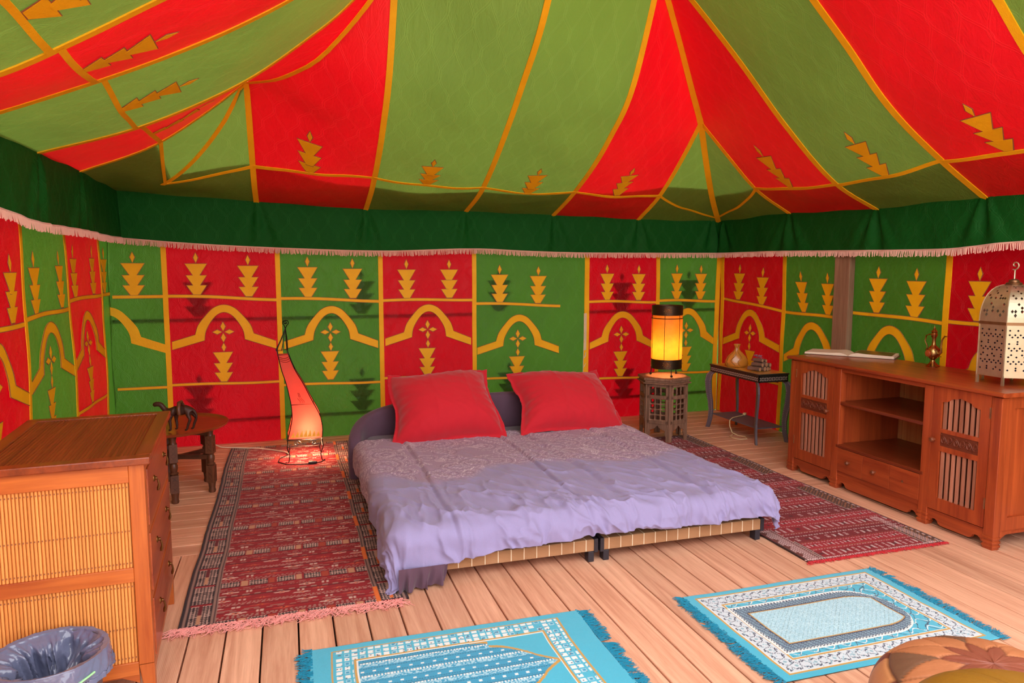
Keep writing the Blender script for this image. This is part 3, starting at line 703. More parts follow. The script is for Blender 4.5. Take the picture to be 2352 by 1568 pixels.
def slat_door(x0, x1, knob_x, hinge_x):
    st = 0.058; zb, zt = 0.106, 0.822; d = MB()
    d.box(x0, x0+st, 0, 0.024, zb, zt); d.box(x1-st, x1, 0, 0.024, zb, zt); d.box(x0+st, x1-st, 0, 0.024, zb, zb+0.075)
    a, c = x0+st, x1-st; w = c-a
    arch_ = [(a, zt), (a, zt-0.085), (a+0.16*w, zt-0.078), (a+0.24*w, zt-0.062), (a+0.34*w, zt-0.056), (a+0.5*w, zt-0.046), (a+0.66*w, zt-0.056), (a+0.76*w, zt-0.062), (a+0.84*w, zt-0.078), (c, zt-0.085), (c, zt)]
    d.prism(arch_, 'y', 0, 0.024)
    d.box(a, c, 0, 0.024, 0.455, 0.485); d.box(a, c, 0, 0.024, 0.562, 0.585)
    door = d.build('door', M_teak, cab, bev=0.002)
    cp = MB().box(a, c, 0.004, 0.018, 0.483, 0.564)
    cp.build('carved_panel', M_carve, door)
    vine = MB()
    for k in range(6):
        cx = a+w*(k+0.5)/6; s = 1 if k % 2 else -1
        pts = [(cx+0.016*math.cos(t)*(1-t/9), 0.003, 0.523+s*0.024*math.sin(t)*(1-t/9)) for t in np.linspace(0, 6.5, 14)]
        vine.tube(pts, 0.0045, 5)
        vine.lathe([(0.0, 0), (0.009, 0.003), (0.0, 0.008)], 6, (cx-0.014, 0.004, 0.523-s*0.022), cap=False)
    vine.tube([(a+w*t, 0.003, 0.523+0.02*math.sin(t*6*PI)) for t in np.linspace(0.03, 0.97, 30)], 0.004, 5)
    tag(vine.build('carving', M_carve, door, smooth=0.8), kind='stuff')
    me = None
    for (z0, z1) in ((0.585, zt-0.045), (zb+0.07, 0.456)):
        me = None
        for k in range(7):
            x = a+w*(k+0.5)/7
            if me is None:
                o = MB().box(-0.0085, 0.0085, 0.006, 0.017, z0, z1).build('slat', M_slat, door, (x, 0, 0)); me = o.data
            else: mobj('slat', me, door, (x, 0, 0))
    MB().lathe([(0.006, 0), (0.006, 0.012), (0.013, 0.016), (0.015, 0.024), (0.010, 0.032), (0.0, 0.034)], 14).build('knob', M_knob, door, (knob_x, 0, 0.515), (PI/2, 0, 0), smooth=0.8)
    for z in (0.21, 0.70): MB().box(hinge_x-0.003, hinge_x+0.003, -0.003, 0.004, z, z+0.06).build('hinge', M_hinge, door)
slat_door(-CW+0.060, -0.380, -0.42, -CW+0.062); slat_door(0.404, CW-0.060, 0.428, CW-0.062)

# ---- chest of drawers with bamboo sides
M_ches = m_wood('amber_chest_wood', lin((150, 62, 22)), lin((206, 112, 48)), 'x', 0.8, 0.35, 0.45, coat=0.2, randvar=0.12)
M_chesz = m_wood('amber_chest_post', lin((150, 62, 22)), lin((206, 112, 48)), 'z', 0.8, 0.35, 0.45, coat=0.2, randvar=0.12)
M_bam = m_wood('split_bamboo', lin((206, 128, 62)), lin((230, 158, 86)), 'z', 0.8, 0.4, 0.4, randvar=0.16)
M_bamt = m_wood('dark_top_reed', lin((96, 36, 16)), lin((150, 66, 28)), 'y', 0.8, 0.33, 0.45, coat=0.2, randvar=0.25)
M_drw = m_wood('red_drawer_front', lin((132, 52, 26)), lin((180, 86, 44)), 'y', 0.8, 0.36, 0.45, coat=0.2, randvar=0.15)
ch = empty('chest_of_drawers', (-0.452, 2.590, 0), math.radians(3.47))
tag(ch, 'amber wooden chest of drawers with ribbed split-bamboo side panels beside the waste bin', 'chest of drawers')
DW, DD, DH = 0.537, 0.834, 0.869
bx0, bx1, by0, by1 = -DW+0.02, -0.02, 0.02, DD-0.02
for x0 in (bx0, bx1-0.048):
    for y0 in (by0, by1-0.048):
        sx = 1 if x0 == bx0 else -1; sy = 1 if y0 == by0 else -1
        v_ = [(x0, y0), (x0+0.048, y0), (x0+0.048, y0+0.048), (x0, y0+0.048)]
        mb = MB().box(x0, x0+0.048, y0, y0+0.048, 0.14, DH-0.025)
        cx, cy = (x0 if sx > 0 else x0+0.048), (y0 if sy > 0 else y0+0.048)
        top = [(a, b, 0.14) for a, b in v_]; bot = [(cx+(a-cx)*0.62, cy+(b-cy)*0.62, 0.0) for a, b in v_]
        mb.add(bot+top, [(0, 3, 2, 1), (0, 1, 5, 4), (1, 2, 6, 5), (2, 3, 7, 6), (3, 0, 4, 7)])
        mb.build('leg', M_chesz, ch, bev=0.003)
t_ = MB()
t_.box(-DW, 0, 0, 0.05, DH-0.026, DH); t_.box(-DW, 0, DD-0.05, DD, DH-0.026, DH); t_.box(-DW, -DW+0.05, 0.05, DD-0.05, DH-0.026, DH); t_.box(-0.05, 0, 0.05, DD-0.05, DH-0.026, DH); t_.box(-DW+0.05, -0.05, 0.05, DD-0.05, DH-0.026, DH-0.006)
top = t_.build('top', M_bamt, ch, bev=0.004)
def halfround(w, L, axis, n=5, depth=None):
    h = depth or w*0.42; pts = [(w/2*math.cos(a), h*math.sin(a)) for a in np.linspace(0, PI, n)]
    return pts
nt = 36; w = (DW-0.1)/nt; me = None
for k in range(nt):
    x = -DW+0.05+w*(k+0.5)
    if me is None: o = MB().prism(halfround(w*0.94, 1, 'y', 5, 0.004), 'y', 0.05, DD-0.05).build('reed', M_bamt, top, (x, 0, DH-0.0065), smooth=1.2); me = o.data
    else: mobj('reed', me, top, (x, 0, DH-0.0065))
for ys, sgn in ((by0, -1), (by1, 1)):                 # bamboo ends
    yi = ys-sgn*0.012
    s_ = MB()
    for z0, z1 in ((0.782, 0.845), (0.437, 0.487), (0.105, 0.152)): s_.box(bx0+0.048, bx1-0.048, min(ys, ys-sgn*0.03), max(ys, ys-sgn*0.03), z0, z1)
    s_.box(bx0+0.048, bx1-0.048, min(yi-sgn*0.004, yi-sgn*0.012), max(yi-sgn*0.004, yi-sgn*0.012), 0.12, 0.84)
    side = s_.build('side_panel', M_ches, ch, bev=0.002)
    x0, x1 = bx0+0.05, bx1-0.05; nb = 38; w = (x1-x0)/nb
    for z0, z1 in ((0.487, 0.782), (0.152, 0.437)):
        me = None
        for k in range(nb):
            x = x0+w*(k+0.5)
            if me is None:
                pts = [(a, sgn*b) for a, b in halfround(w*0.92, 1, 'z', 7, w*0.5)]
                o = MB().prism([(a, b) for a, b in pts], 'z', z0, z1).build('bamboo_strip', M_bam, side, (x, yi, 0), smooth=1.2); me = o.data
            else: mobj('bamboo_strip', me, side, (x, yi, 0))
        for zr in (z0+0.016, z1-0.016, (z0+z1)/2-0.02):
            dots = MB()
            for k in range(nb): x = x0+w*(k+0.5); dots.box(x-0.0016, x+0.0016, yi+sgn*0.003, yi+sgn*0.0075, zr-0.0022, zr+0.0022)
            tag(dots.build('stitching', M_stitch, side), kind='stuff')
MB().box(bx0+0.01, bx1-0.022, by0+0.03, by1-0.03, 0.13, 0.842).build('carcass', M_drw, ch)
fr = MB()
for z0, z1 in ((0.812, 0.845), (0.585, 0.610), (0.35, 0.375), (0.105, 0.14)): fr.box(bx1-0.03, bx1, by0+0.048, by1-0.048, z0, z1)
fr.build('front_rail', M_ches, ch, bev=0.002)
for z0, z1 in ((0.612, 0.810), (0.377, 0.583), (0.142, 0.348)):
    d = MB().box(bx1-0.30, bx1+0.004, by0+0.052, by1-0.052, z0, z1).build('drawer', M_drw, ch, bev=0.003)
    for y in (by0+0.22, by1-0.22):
        p = MB().lathe([(0.013, 0), (0.012, 0.003), (0.006, 0.006), (0.006, 0.012)], 12)
        h = p.build('pull', M_brass, d, (bx1+0.004, y, (z0+z1)/2+0.02), (0, PI/2, 0), smooth=0.8)
        MB().tube([(0.006, 0, 0.013), (0.022, 0, 0.016), (0.036, 0, 0.014), (0.046, 0, 0.012)], [0.003, 0.0035, 0.006, 0.004], 7).build('drop', M_brass, h, smooth=0.8)
MB().prism([(bx0+0.048, 0.11), (bx1-0.048, 0.11), (bx1-0.048, 0.075), (bx1-0.10, 0.10), (bx0+0.10, 0.10), (bx0+0.048, 0.075)], 'y', by0+0.004, by0+0.022).build('apron', M_ches, ch)

# ---- round tray table and its folding stand
M_oak = m_wood('dark_carved_wood', lin((56, 30, 20)), lin((112, 66, 44)), 'z', 1.2, 0.4, 0.4)
M_oakh = m_wood('dark_carved_bar', lin((56, 30, 20)), lin((104, 60, 40)), 'x', 1.2, 0.4, 0.4)
M_tray = m_wood('red_brown_tray', lin((96, 36, 16)), lin((150, 66, 28)), 'x', 0.8, 0.3, 0.5, coat=0.2)
rt = empty('tray_table', (-0.77, 5.14, 0)); tag(rt, 'low round tray table on a dark carved folding stand beside the chest of drawers', 'table')
MB().lathe([(0.0, 0.440), (0.34, 0.440), (0.365, 0.447), (0.372, 0.462), (0.366, 0.464), (0.35, 0.452), (0.30, 0.449), (0.0, 0.449)], 56, cap=False).build('tray', M_tray, rt, smooth=0.7)
legs = [math.radians(-18+60*k) for k in range(6)]
for a in legs:
    mb = MB(); c = (0, 0, 0)
    mb.lathe([(0.020, 0), (0.024, 0.012), (0.020, 0.03), (0.023, 0.055), (0.026, 0.07)], 14)
    mb.box(-0.024, 0.024, -0.024, 0.024, 0.07, 0.185)
    mb.lathe([(0.022, 0.185), (0.028, 0.195), (0.018, 0.205), (0.024, 0.225), (0.024, 0.245), (0.018, 0.258), (0.026, 0.268)], 14)
    mb.box(-0.024, 0.024, -0.024, 0.024, 0.268, 0.385)
    mb.lathe([(0.022, 0.385), (0.019, 0.40), (0.024, 0.425), (0.024, 0.44)], 14)
    lg = mb.build('leg', M_oak, rt, (0.272*math.cos(a), 0.272*math.sin(a), 0), (0, 0, a), smooth=0.6)
    cv = MB()
    for z0, z1 in ((0.078, 0.178), (0.278, 0.376)):
        for k in range(3):
            zz = z0+(z1-z0)*(k+0.5)/3
            for s in (-1, 1):
                cv.bar((0.0245, -0.014*s, zz-0.014), (0.0245, 0.014*s, zz+0.014), 0.004, 0.003, up=(1, 0, 0))
                cv.bar((-0.014*s, -0.0245, zz-0.014), (0.014*s, -0.0245, zz+0.014), 0.004, 0.003, up=(0, 1, 0))
    tag(cv.build('carving', M_oakh, lg), kind='stuff')
for i in range(3):
    a, b_ = legs[i], legs[i+3]
    for z in (0.225-0.016*i+0.016, 0.40-0.010*i):
        MB().bar((0.262*math.cos(a), 0.262*math.sin(a), z), (0.262*math.cos(b_), 0.262*math.sin(b_), z-0.002), 0.022, 0.030 if z < 0.3 else 0.022).build('cross_bar', M_oakh, rt, bev=0.002)
# ---- camel figurine: one continuous skinned body
def skinned(name, verts, edges, radii, mat, root=0, sub=2, parent=None, loc=(0, 0, 0), rot=(0, 0, 0)):
    me = bpy.data.meshes.new(name); me.from_pydata(verts, edges, []); o = mobj(name, me, parent, loc, rot); me.materials.append(mat)
    sk = o.modifiers.new('skin', 'SKIN'); sk.use_smooth_shade = True
    lay = me.skin_vertices[0] if me.skin_vertices else None
    if lay is None:
        bpy.context.view_layer.objects.active = o; lay = me.skin_vertices[0]
    for i, r in enumerate(radii): lay.data[i].radius = (r, r) if not isinstance(r, tuple) else r; lay.data[i].use_root = (i == root)
    ss = o.modifiers.new('sub', 'SUBSURF'); ss.levels = sub; ss.render_levels = sub
    return o
M_cam = m_plain('dark_carved_leather', lin((62, 34, 24)), 0.5, 0.4, bump=0.3, bscale=40)
cvs = [(0, 0, 0.135), (0.05, 0, 0.14), (-0.055, 0, 0.132), (-0.005, 0, 0.165), (-0.085, 0, 0.125), (-0.105, 0, 0.145), (-0.125, 0, 0.175), (-0.155, 0, 0.178), (-0.172, 0, 0.165),
       (0.075, 0, 0.135), (0.095, 0, 0.10), (0.092, 0, 0.075)]
ced = [(0, 1), (0, 2), (0, 3), (2, 4), (4, 5), (5, 6), (6, 7), (7, 8), (1, 9), (9, 10), (10, 11)]
crd = [0.034, 0.031, 0.030, 0.022, 0.021, 0.017, 0.017, 0.019, 0.012, 0.012, 0.005, 0.006]
for sx, hind in ((-0.05, 0), (0.055, 1)):
    for sy in (-1, 1):
        b0 = len(cvs); dx = 0.012*sy
        if hind: cvs += [(sx+dx, 0.02*sy, 0.11), (sx+0.018+dx, 0.022*sy, 0.078), (sx+0.004+dx, 0.022*sy, 0.045), (sx-0.006+dx, 0.022*sy, 0.010), (sx-0.02+dx, 0.022*sy, 0.008)]
        else: cvs += [(sx+dx, 0.02*sy, 0.105), (sx-0.004+dx, 0.022*sy, 0.070), (sx+dx, 0.022*sy, 0.045), (sx+dx, 0.022*sy, 0.010), (sx-0.014+dx, 0.022*sy, 0.008)]
        ced += [(1 if hind else 2, b0), (b0, b0+1), (b0+1, b0+2), (b0+2, b0+3), (b0+3, b0+4)]; crd += [0.017, 0.010, 0.009, 0.007, 0.008]
camel = skinned('camel_figurine', cvs, ced, crd, M_cam, 0, 2, None, (-0.665, 4.955, 0.4505), (0, 0, math.radians(-12)))
tag(camel, 'small dark brown camel figurine standing on the round tray table', 'figurine')
MB().tube([(0.0, -0.042, 0.115), (0.0, -0.048, 0.15), (-0.005, -0.02, 0.185), (-0.005, 0.02, 0.185), (0.0, 0.048, 0.15), (0.0, 0.042, 0.115)], 0.012, 8).build('saddle_cloth', M_oak, camel, smooth=0.8)

# ---- hexagonal moucharabieh table
M_mou = m_wood('brown_moucharabieh', lin((92, 62, 48)), lin((152, 112, 90)), 'z', 1.3, 0.55, 0.3)
hx = empty('hexagonal_table', (3.125, 5.50, 0.0072), math.radians(255.6)); tag(hx, 'brown hexagonal side table of pierced latticework under the glowing cylinder lamp', 'side table')
RH = 0.205; HH = 0.55
def hexpoly(r): return [(r*math.cos(k*PI/3), r*math.sin(k*PI/3)) for k in range(6)]
tp = MB(); tp.prism(hexpoly(RH+0.030), 'z', HH-0.022, HH); tp.prism(hexpoly(RH+0.018), 'z', HH-0.040, HH-0.022); tp.prism(hexpoly(RH+0.036), 'z', HH-0.052, HH-0.040)
tp.build('top', M_mou, hx, bev=0.004)
S = RH; ap = S*math.cos(PI/6)
for k in range(6):
    a = k*PI/3
    p = MB()
    for off in (-0.016, 0, 0.016):
        cx, cy = S*math.cos(a), S*math.sin(a); tx, ty = -math.sin(a), math.cos(a)
        p.lathe([(0.0105, 0.0), (0.0105, HH-0.05)], 8, (cx*0.985+tx*off-abs(off)*0.5*math.cos(a), cy*0.985+ty*off-abs(off)*0.5*math.sin(a), 0))
    p.build('corner_post', M_mou, hx, smooth=0.7)
    am = a+PI/6; side = empty('panel', (ap*math.cos(am), ap*math.sin(am), 0), am+PI/2, hx)
    # local: x along the side, y outwards is -y
    h = S/2-0.012
    fm = MB()
    fm.box(-h, -h+0.020, -0.012, 0.010, 0.16, HH-0.05); fm.box(h-0.020, h, -0.012, 0.010, 0.16, HH-0.05)
    for z0, z1 in ((0.155, 0.185), (0.372, 0.402), (0.472, 0.50)): fm.box(-h, h, -0.012, 0.010, z0, z1)
    pts = [(-h, 0.0), (-h, 0.16), (h, 0.16), (h, 0.0), (h-0.018, 0.0), (h-0.018, 0.05), (h-0.030, 0.075), (h-0.022, 0.095), (0.022, 0.115), (0, 0.14), (-0.022, 0.115), (-h+0.022, 0.095), (-h+0.030, 0.075), (-h+0.018, 0.05), (-h+0.018, 0.0)]
    fm.prism(pts, 'y', -0.006, 0.006)
    fm.build('panel_frame', M_mou, side, bev=0.0015)
    lt = MB(); x0, x1 = -h+0.02, h-0.02
    for i in range(4):
        x = x0+(x1-x0)*i/3
        lt.tube([(x, 0, z) for z in np.linspace(0.185, 0.372, 13)], [0.006+0.005*(j % 3 == 0) for j in range(13)], 7)
    for j in range(5):
        z = 0.185+(0.187)*j/4
        lt.tube([(x, 0, z) for x in np.linspace(x0, x1, 10)], [0.006+0.005*(i % 3 == 0) for i in range(10)], 7)
    for i in range(1, 3):
        x = x0+(x1-x0)*i/3
        lt.tube([(x, 0, z) for z in (0.402, 0.418, 0.436, 0.45, 0.472)], [0.004, 0.009, 0.005, 0.009, 0.004], 8)
    lt.build('lattice', M_mou, side, smooth=0.9)
# ---- cylinder lamp on the hexagonal table
M_iron = m_metal('dark_bronze_iron', lin((66, 50, 38)), 0.42, 0.8)
M_irons = m_metal('black_wrought_iron', lin((34, 26, 22)), 0.45, 0.7)
M_parch = m_glow('amber_parchment', lin((240, 150, 46)), None, 0.30, 0.6, 0.45, 14)
cl = empty('cylinder_lamp', (3.145, 5.50, HH+0.0074)); tag(cl, 'glowing amber cylinder table lamp with dark bronze bands on the hexagonal table', 'lamp')
RL = 0.128
for z0, z1, nm in ((0.528, 0.612, 'top_band'), (0.065, 0.150, 'bottom_band')):
    bnd = MB().lathe([(RL, z0), (RL+0.003, z0+0.002), (RL+0.003, z1-0.002), (RL, z1), (RL-0.003, z1), (RL-0.003, z0)], 40, cap=False).build(nm, M_iron, cl, smooth=0.6)
    zc = (z0+z1)/2; sm = MB()
    for th in (-2.05, -0.5, 1.1, 2.7):
        for k in range(10):
            an = 2*PI*k/10
            pts = []
            for r in np.linspace(0.008, 0.036, 6):
                q = an+0.25*math.sin(r*220); x = r*math.cos(q); z = r*math.sin(q); aa = th+x/RL
                pts.append(((RL+0.004)*math.cos(aa), (RL+0.004)*math.sin(aa), zc+z))
            sm.tube(pts, 0.0016, 4)
        sm.lathe([(0.0, -0.006), (0.006, 0), (0.0, 0.006)], 6, ((RL+0.004)*math.cos(th), (RL+0.004)*math.sin(th), zc), cap=False)
    sm.build('sun_motif', m_metal('sun_motif_gilt', lin((225, 180, 110)), 0.35) if nm == 'top_band' else bpy.data.materials['sun_motif_gilt'], bnd)
MB().lathe([(RL-0.003, 0.115), (RL+0.004, 0.16), (RL+0.004, 0.50), (RL-0.004, 0.535)], 40, cap=False).build('shade', M_parch, cl, smooth=0.8)
rb = MB()
for k in range(6):
    a = math.radians(-128)+k*PI/3; rb.tube([((RL+0.005)*math.cos(a), (RL+0.005)*math.sin(a), z) for z in (0.15, 0.53)], 0.0022, 5)
rb.tube([((RL+0.006)*math.cos(a), (RL+0.006)*math.sin(a), 0.502) for a in np.linspace(0, 2*PI, 41)[:-1]], 0.0035, 6, closed=True)
rb.build('shade_wire', M_iron, cl)
for k in range(3):
    a = math.radians(-100+120*k)
    MB().tube([(RL*math.cos(a), RL*math.sin(a), 0.075), (RL*1.02*math.cos(a), RL*1.02*math.sin(a), 0.03), (RL*1.05*math.cos(a), RL*1.05*math.sin(a), 0.014)], 0.004, 6).lathe([(0.0, 0.0), (0.008, 0.003), (0.011, 0.011), (0.008, 0.019), (0, 0.022)], 10, (RL*1.05*math.cos(a), RL*1.05*math.sin(a), 0), cap=False).build('ball_foot', M_irons, cl, smooth=0.8)
M_bulb = NT('warm_bulb'); em = M_bulb.n('Emission'); em.inputs[0].default_value = (1, 0.62, 0.22, 1); em.inputs[1].default_value = 14.0; M_bulb = M_bulb.done(em.outputs[0])
MB().lathe([(0, 0.27), (0.012, 0.272), (0.022, 0.29), (0.026, 0.31), (0.018, 0.332), (0.010, 0.35), (0.010, 0.38), (0, 0.381)], 14, cap=False).build('bulb', M_bulb, cl, smooth=0.8)
ld = bpy.data.lights.new('cylinder_lamp_light', 'POINT'); ld.energy = 9; ld.color = (1, 0.55, 0.22); ld.shadow_soft_size = 0.03
lo = bpy.data.objects.new('lamp_light', ld); COL.objects.link(lo); lo.parent = cl; lo.location = (0, 0, 0.235)

# ---- leaning skin floor lamp on a wrought iron base
M_skin = m_glow('orange_red_skin', lin((240, 88, 68)), None, 0.34, 0.55, 0.25, 7)
M_henna = m_plain('henna_drawing', lin((150, 34, 24)), 0.7, 0.2); M_hgold = m_plain('gold_henna', lin((250, 180, 60)), 0.6, 0.3)
M_grey = m_metal('grey_wrought_iron', lin((120, 110, 104)), 0.45, 0.7)
fl = empty('skin_floor_lamp', (0.105, 5.75, 0), 0.0); tag(fl, 'leaning orange-red skin floor lamp with black wrought iron scrolls, standing on the rug', 'lamp')
sec = [(0.185, 0.0, 0.253), (0.25, 0.012, 0.242), (0.33, 0.016, 0.216), (0.40, 0.004, 0.188), (0.446, -0.010, 0.168), (0.52, -0.034, 0.146), (0.60, -0.060, 0.126), (0.717, -0.108, 0.097), (0.83, -0.140, 0.078)]
fz = hermite([(z, x) for z, x, s in sec]); fs_ = hermite([(z, s) for z, x, s in sec])
def lc(k, z, e=0.0):
    s = fs_(z)/2+e; sx, sy = ((-1, -1), (1, -1), (1, 1), (-1, 1))[k % 4]; return Vector((float(fz(z)+sx*s), float(sy*s), float(z)))
zs = np.linspace(0.185, 0.83, 22)
for k in range(4):
    A = np.array([[lc(k, z, -0.001) for z in zs], [lc(k, z, -0.001)*0.5+lc(k+1, z, -0.001)*0.5+Vector(((0, -1, 0), (1, 0, 0), (0, 1, 0), (-1, 0, 0))[k])*(-0.004) for z in zs], [lc(k+1, z, -0.001) for z in zs]], dtype=float)
    mobj('skin_panel', grid_mesh('skin_panel', A[..., 0], A[..., 1], A[..., 2], M_skin), fl)
wr = MB()
for k in range(4): wr.tube([lc(k, z) for z in zs], 0.0035, 6)
for z in (0.185, 0.446, 0.83): wr.tube([lc(k, z) for k in range(4)], 0.0032, 6, closed=True)
wr.build('wire_frame', M_irons, fl, smooth=0.8)
hn = MB()
def onface(x, z, off=0.004):   # point on the face towards the camera
    s = float(fs_(z))/2; return (float(fz(z))+x*s, -s-off+0.004*(1-abs(x)), z)
for k in range(7):
    x = -0.75+k*0.25; hn.add([onface(x-0.12, 0.20, 0.003), onface(x+0.12, 0.20, 0.003), onface(x, 0.255-0.02*abs(x), 0.003)], [(0, 1, 2)], 1)
for x in (-0.06, 0.06): hn.add([onface(x-0.03, 0.50, 0.003), onface(x+0.03, 0.50, 0.003), onface(x+0.03, 0.535, 0.003), onface(x-0.03, 0.535, 0.003)], [(0, 1, 2, 3)], 0)
for x in (-0.18, 0.0, 0.18): hn.tube([onface(x+0.08*math.sin(t*5), 0.455+0.04*t) for t in np.linspace(0, 1, 6)], 0.0015, 4)
for z in (0.79, 0.805, 0.82): hn.tube([onface(x, z-0.03*(1-x*x)*0.6) for x in np.linspace(-0.9, 0.9, 8)], 0.0018, 4)
hn.build('henna_drawing', [M_henna, M_hgold], fl)
bs = MB(); s2 = 0.127
for z in (0.178, 0.128): bs.tube([(-s2, -s2, z), (s2, -s2, z), (s2, s2, z), (-s2, s2, z)], 0.004, 6, closed=True)
for sy in (-1, 1):
    for c, d in ((-0.06, 1), (0.06, -1)):
        bs.tube([(c+d*(0.030-0.0035*t)*math.cos(t), sy*s2, 0.152+(0.024-0.0028*t)*math.sin(t)) for t in np.linspace(0, 7.5, 22)], 0.003, 5)
        bs.tube([(d*-0.0+c*1.0+d*(0.030-0.0035*t)*math.cos(t)*0, sy*s2, 0.13+0.045*t/1.0) for t in (0, 1)], 0.003, 5)
    bs.tube([(-s2+0.02, sy*s2, 0.13), (0, sy*s2, 0.155), (s2-0.02, sy*s2, 0.176)], 0.003, 5)
for sx in (-1, 1):
    for c, d in ((-0.06, 1), (0.06, -1)):
        bs.tube([(sx*s2, c+d*(0.030-0.0035*t)*math.cos(t), 0.152+(0.024-0.0028*t)*math.sin(t)) for t in np.linspace(0, 7.5, 22)], 0.003, 5)
bs.build('scroll_base', M_grey, fl, smooth=0.9)
for sx in (-1, 1):
    for sy in (-1, 1):
        MB().tube([(sx*s2, sy*s2, 0.18), (sx*(s2+0.006), sy*(s2+0.006), 0.12), (sx*(s2-0.012), sy*(s2-0.012), 0.06), (sx*(s2-0.004), sy*(s2-0.004), 0.012), (sx*(s2+0.014), sy*(s2+0.008), 0.005), (sx*(s2+0.018), sy*(s2+0.01), 0.016)], 0.0038, 6).build('leg', M_irons, fl, smooth=0.9)
fn = MB(); zt = 0.83; ct = Vector((-0.118, 0, 1.03))
fn.tube([lc(k, 0.862, 0.0) for k in range(4)], 0.003, 5, closed=True)
for k in range(4):
    fn.tube([lc(k, 0.83), lc(k, 0.862)], 0.0035, 5)
    p0 = lc(k, 0.862, 0.006); p1 = p0.lerp(ct, 0.45)+Vector((0.004, 0, 0)); fn.tube([p0, p1, ct], 0.0042, 6)
    q0 = (lc(k, 0.862)+lc(k+1, 0.862))/2; fn.tube([q0, q0.lerp(ct, 0.5), ct], 0.0032, 5)
for d, r in ((1, 0.022), (-1, 0.018)):
    fn.tube([ct]+[ct+Vector((d*(r-r*0.7*t/7.5)*math.cos(t-1.2)+d*0.004, 0, 0.045+(r-r*0.7*t/7.5)*math.sin(t-1.2))) for t in np.linspace(0, 7.5, 18)], 0.004, 6)
fn.build('finial', M_irons, fl, smooth=0.9)
MB().lathe([(0, 0.20), (0.02, 0.215), (0.028, 0.24), (0.018, 0.27), (0.012, 0.29), (0, 0.291)], 14, cap=False).build('bulb', M_bulb, fl, smooth=0.8)
ld = bpy.data.lights.new('floor_lamp_light', 'POINT'); ld.energy = 52; ld.color = (1, 0.56, 0.34); ld.shadow_soft_size = 0.03
lo = bpy.data.objects.new('lamp_light', ld); COL.objects.link(lo); lo.parent = fl; lo.location = (0.012, 0, 0.235)
M_cord = m_plain('black_flex', lin((30, 20, 18)), 0.5, 0.4); M_cordw = m_plain('white_flex', lin((232, 214, 190)), 0.5, 0.4)
cp_ = MB().tube([(0.14, -0.13, 0.0125), (0.11, -0.19, 0.0125), (0.05, -0.215, 0.0125), (-0.04, -0.22, 0.0125), (-0.14, -0.19, 0.0125), (-0.20, -0.10, 0.0125), (-0.19, 0.0, 0.0125), (-0.13, 0.09, 0.014)], 0.0032, 6).build('cord', M_cord, fl, smooth=0.8)
MB().lathe([(0, -0.035), (0.010, -0.028), (0.013, 0), (0.010, 0.028), (0, 0.035)], 10, cap=False).build('cord_switch', M_cord, cp_, (0.05, -0.215, 0.018), (0, PI/2, 0), smooth=0.8)

# ---- inlaid console table in the back right corner
M_blk = m_plain('black_lacquer', lin((44, 36, 38)), 0.3, 0.5); M_gry = m_plain('grey_inlaid_wood', lin((96, 88, 98)), 0.45, 0.4)
M_inl = m_plain('pale_bone_inlay', lin((186, 168, 160)), 0.5, 0.4); M_gtop = m_plain('yellow_glass_top', lin((212, 160, 72)), 0.12, 0.6, var=0.3, nscale=5)
ct_ = empty('console_table', (3.910, 5.405, 0)); tag(ct_, 'small grey inlaid console table with curved legs in the back right corner', 'table')
TX, TY, TZ = 0.155, 0.365, 0.60
tb = MB().box(-TX, TX, -TY, TY, TZ-0.012, TZ).build('table_top', M_blk, ct_, bev=0.003)
MB().box(-TX+0.018, TX-0.018, -TY+0.018, TY-0.018, TZ, TZ+0.002).build('glass_inlay', M_gtop, tb)
apn = MB(); apn.box(-TX+0.008, TX-0.008, -TY+0.006, -TY+0.018, TZ-0.072, TZ-0.012); apn.box(-TX+0.008, TX-0.008, TY-0.018, TY-0.006, TZ-0.072, TZ-0.012)
apn.box(-TX+0.006, -TX+0.018, -TY+0.006, TY-0.006, TZ-0.072, TZ-0.012); apn.box(TX-0.018, TX-0.006, -TY+0.006, TY-0.006, TZ-0.072, TZ-0.012)
apr = apn.build('apron', M_blk, ct_)
pt = MB(); r = 0.022; zc = TZ-0.043
def petal(c, ax, ny, a):
    x, z = math.cos(a), math.sin(a); out = []
    for t, w in ((0.15, 0), (0.5, 0.24), (1.0, 0), (0.5, -0.24)):
        p = (c+r*(t*x-w*z), zc+r*(t*z+w*x)); out.append(p)
    return out
def put_petals(L, fn_):
    k = int(L/(r*1.42)); st = L/k
    for i in range(k):
        for a in (PI/4, 3*PI/4, 5*PI/4, 7*PI/4): pt.add([fn_(*q) for q in petal(-L/2+st*(i+0.5), 0, 0, a)], [(0, 1, 2, 3)])
put_petals(2*TY-0.03, lambda p, z: (-TX+0.005, p, z)); put_petals(2*TX-0.03, lambda p, z: (p, -TY+0.005, z))
pt.build('petal_inlay', M_inl, apr)
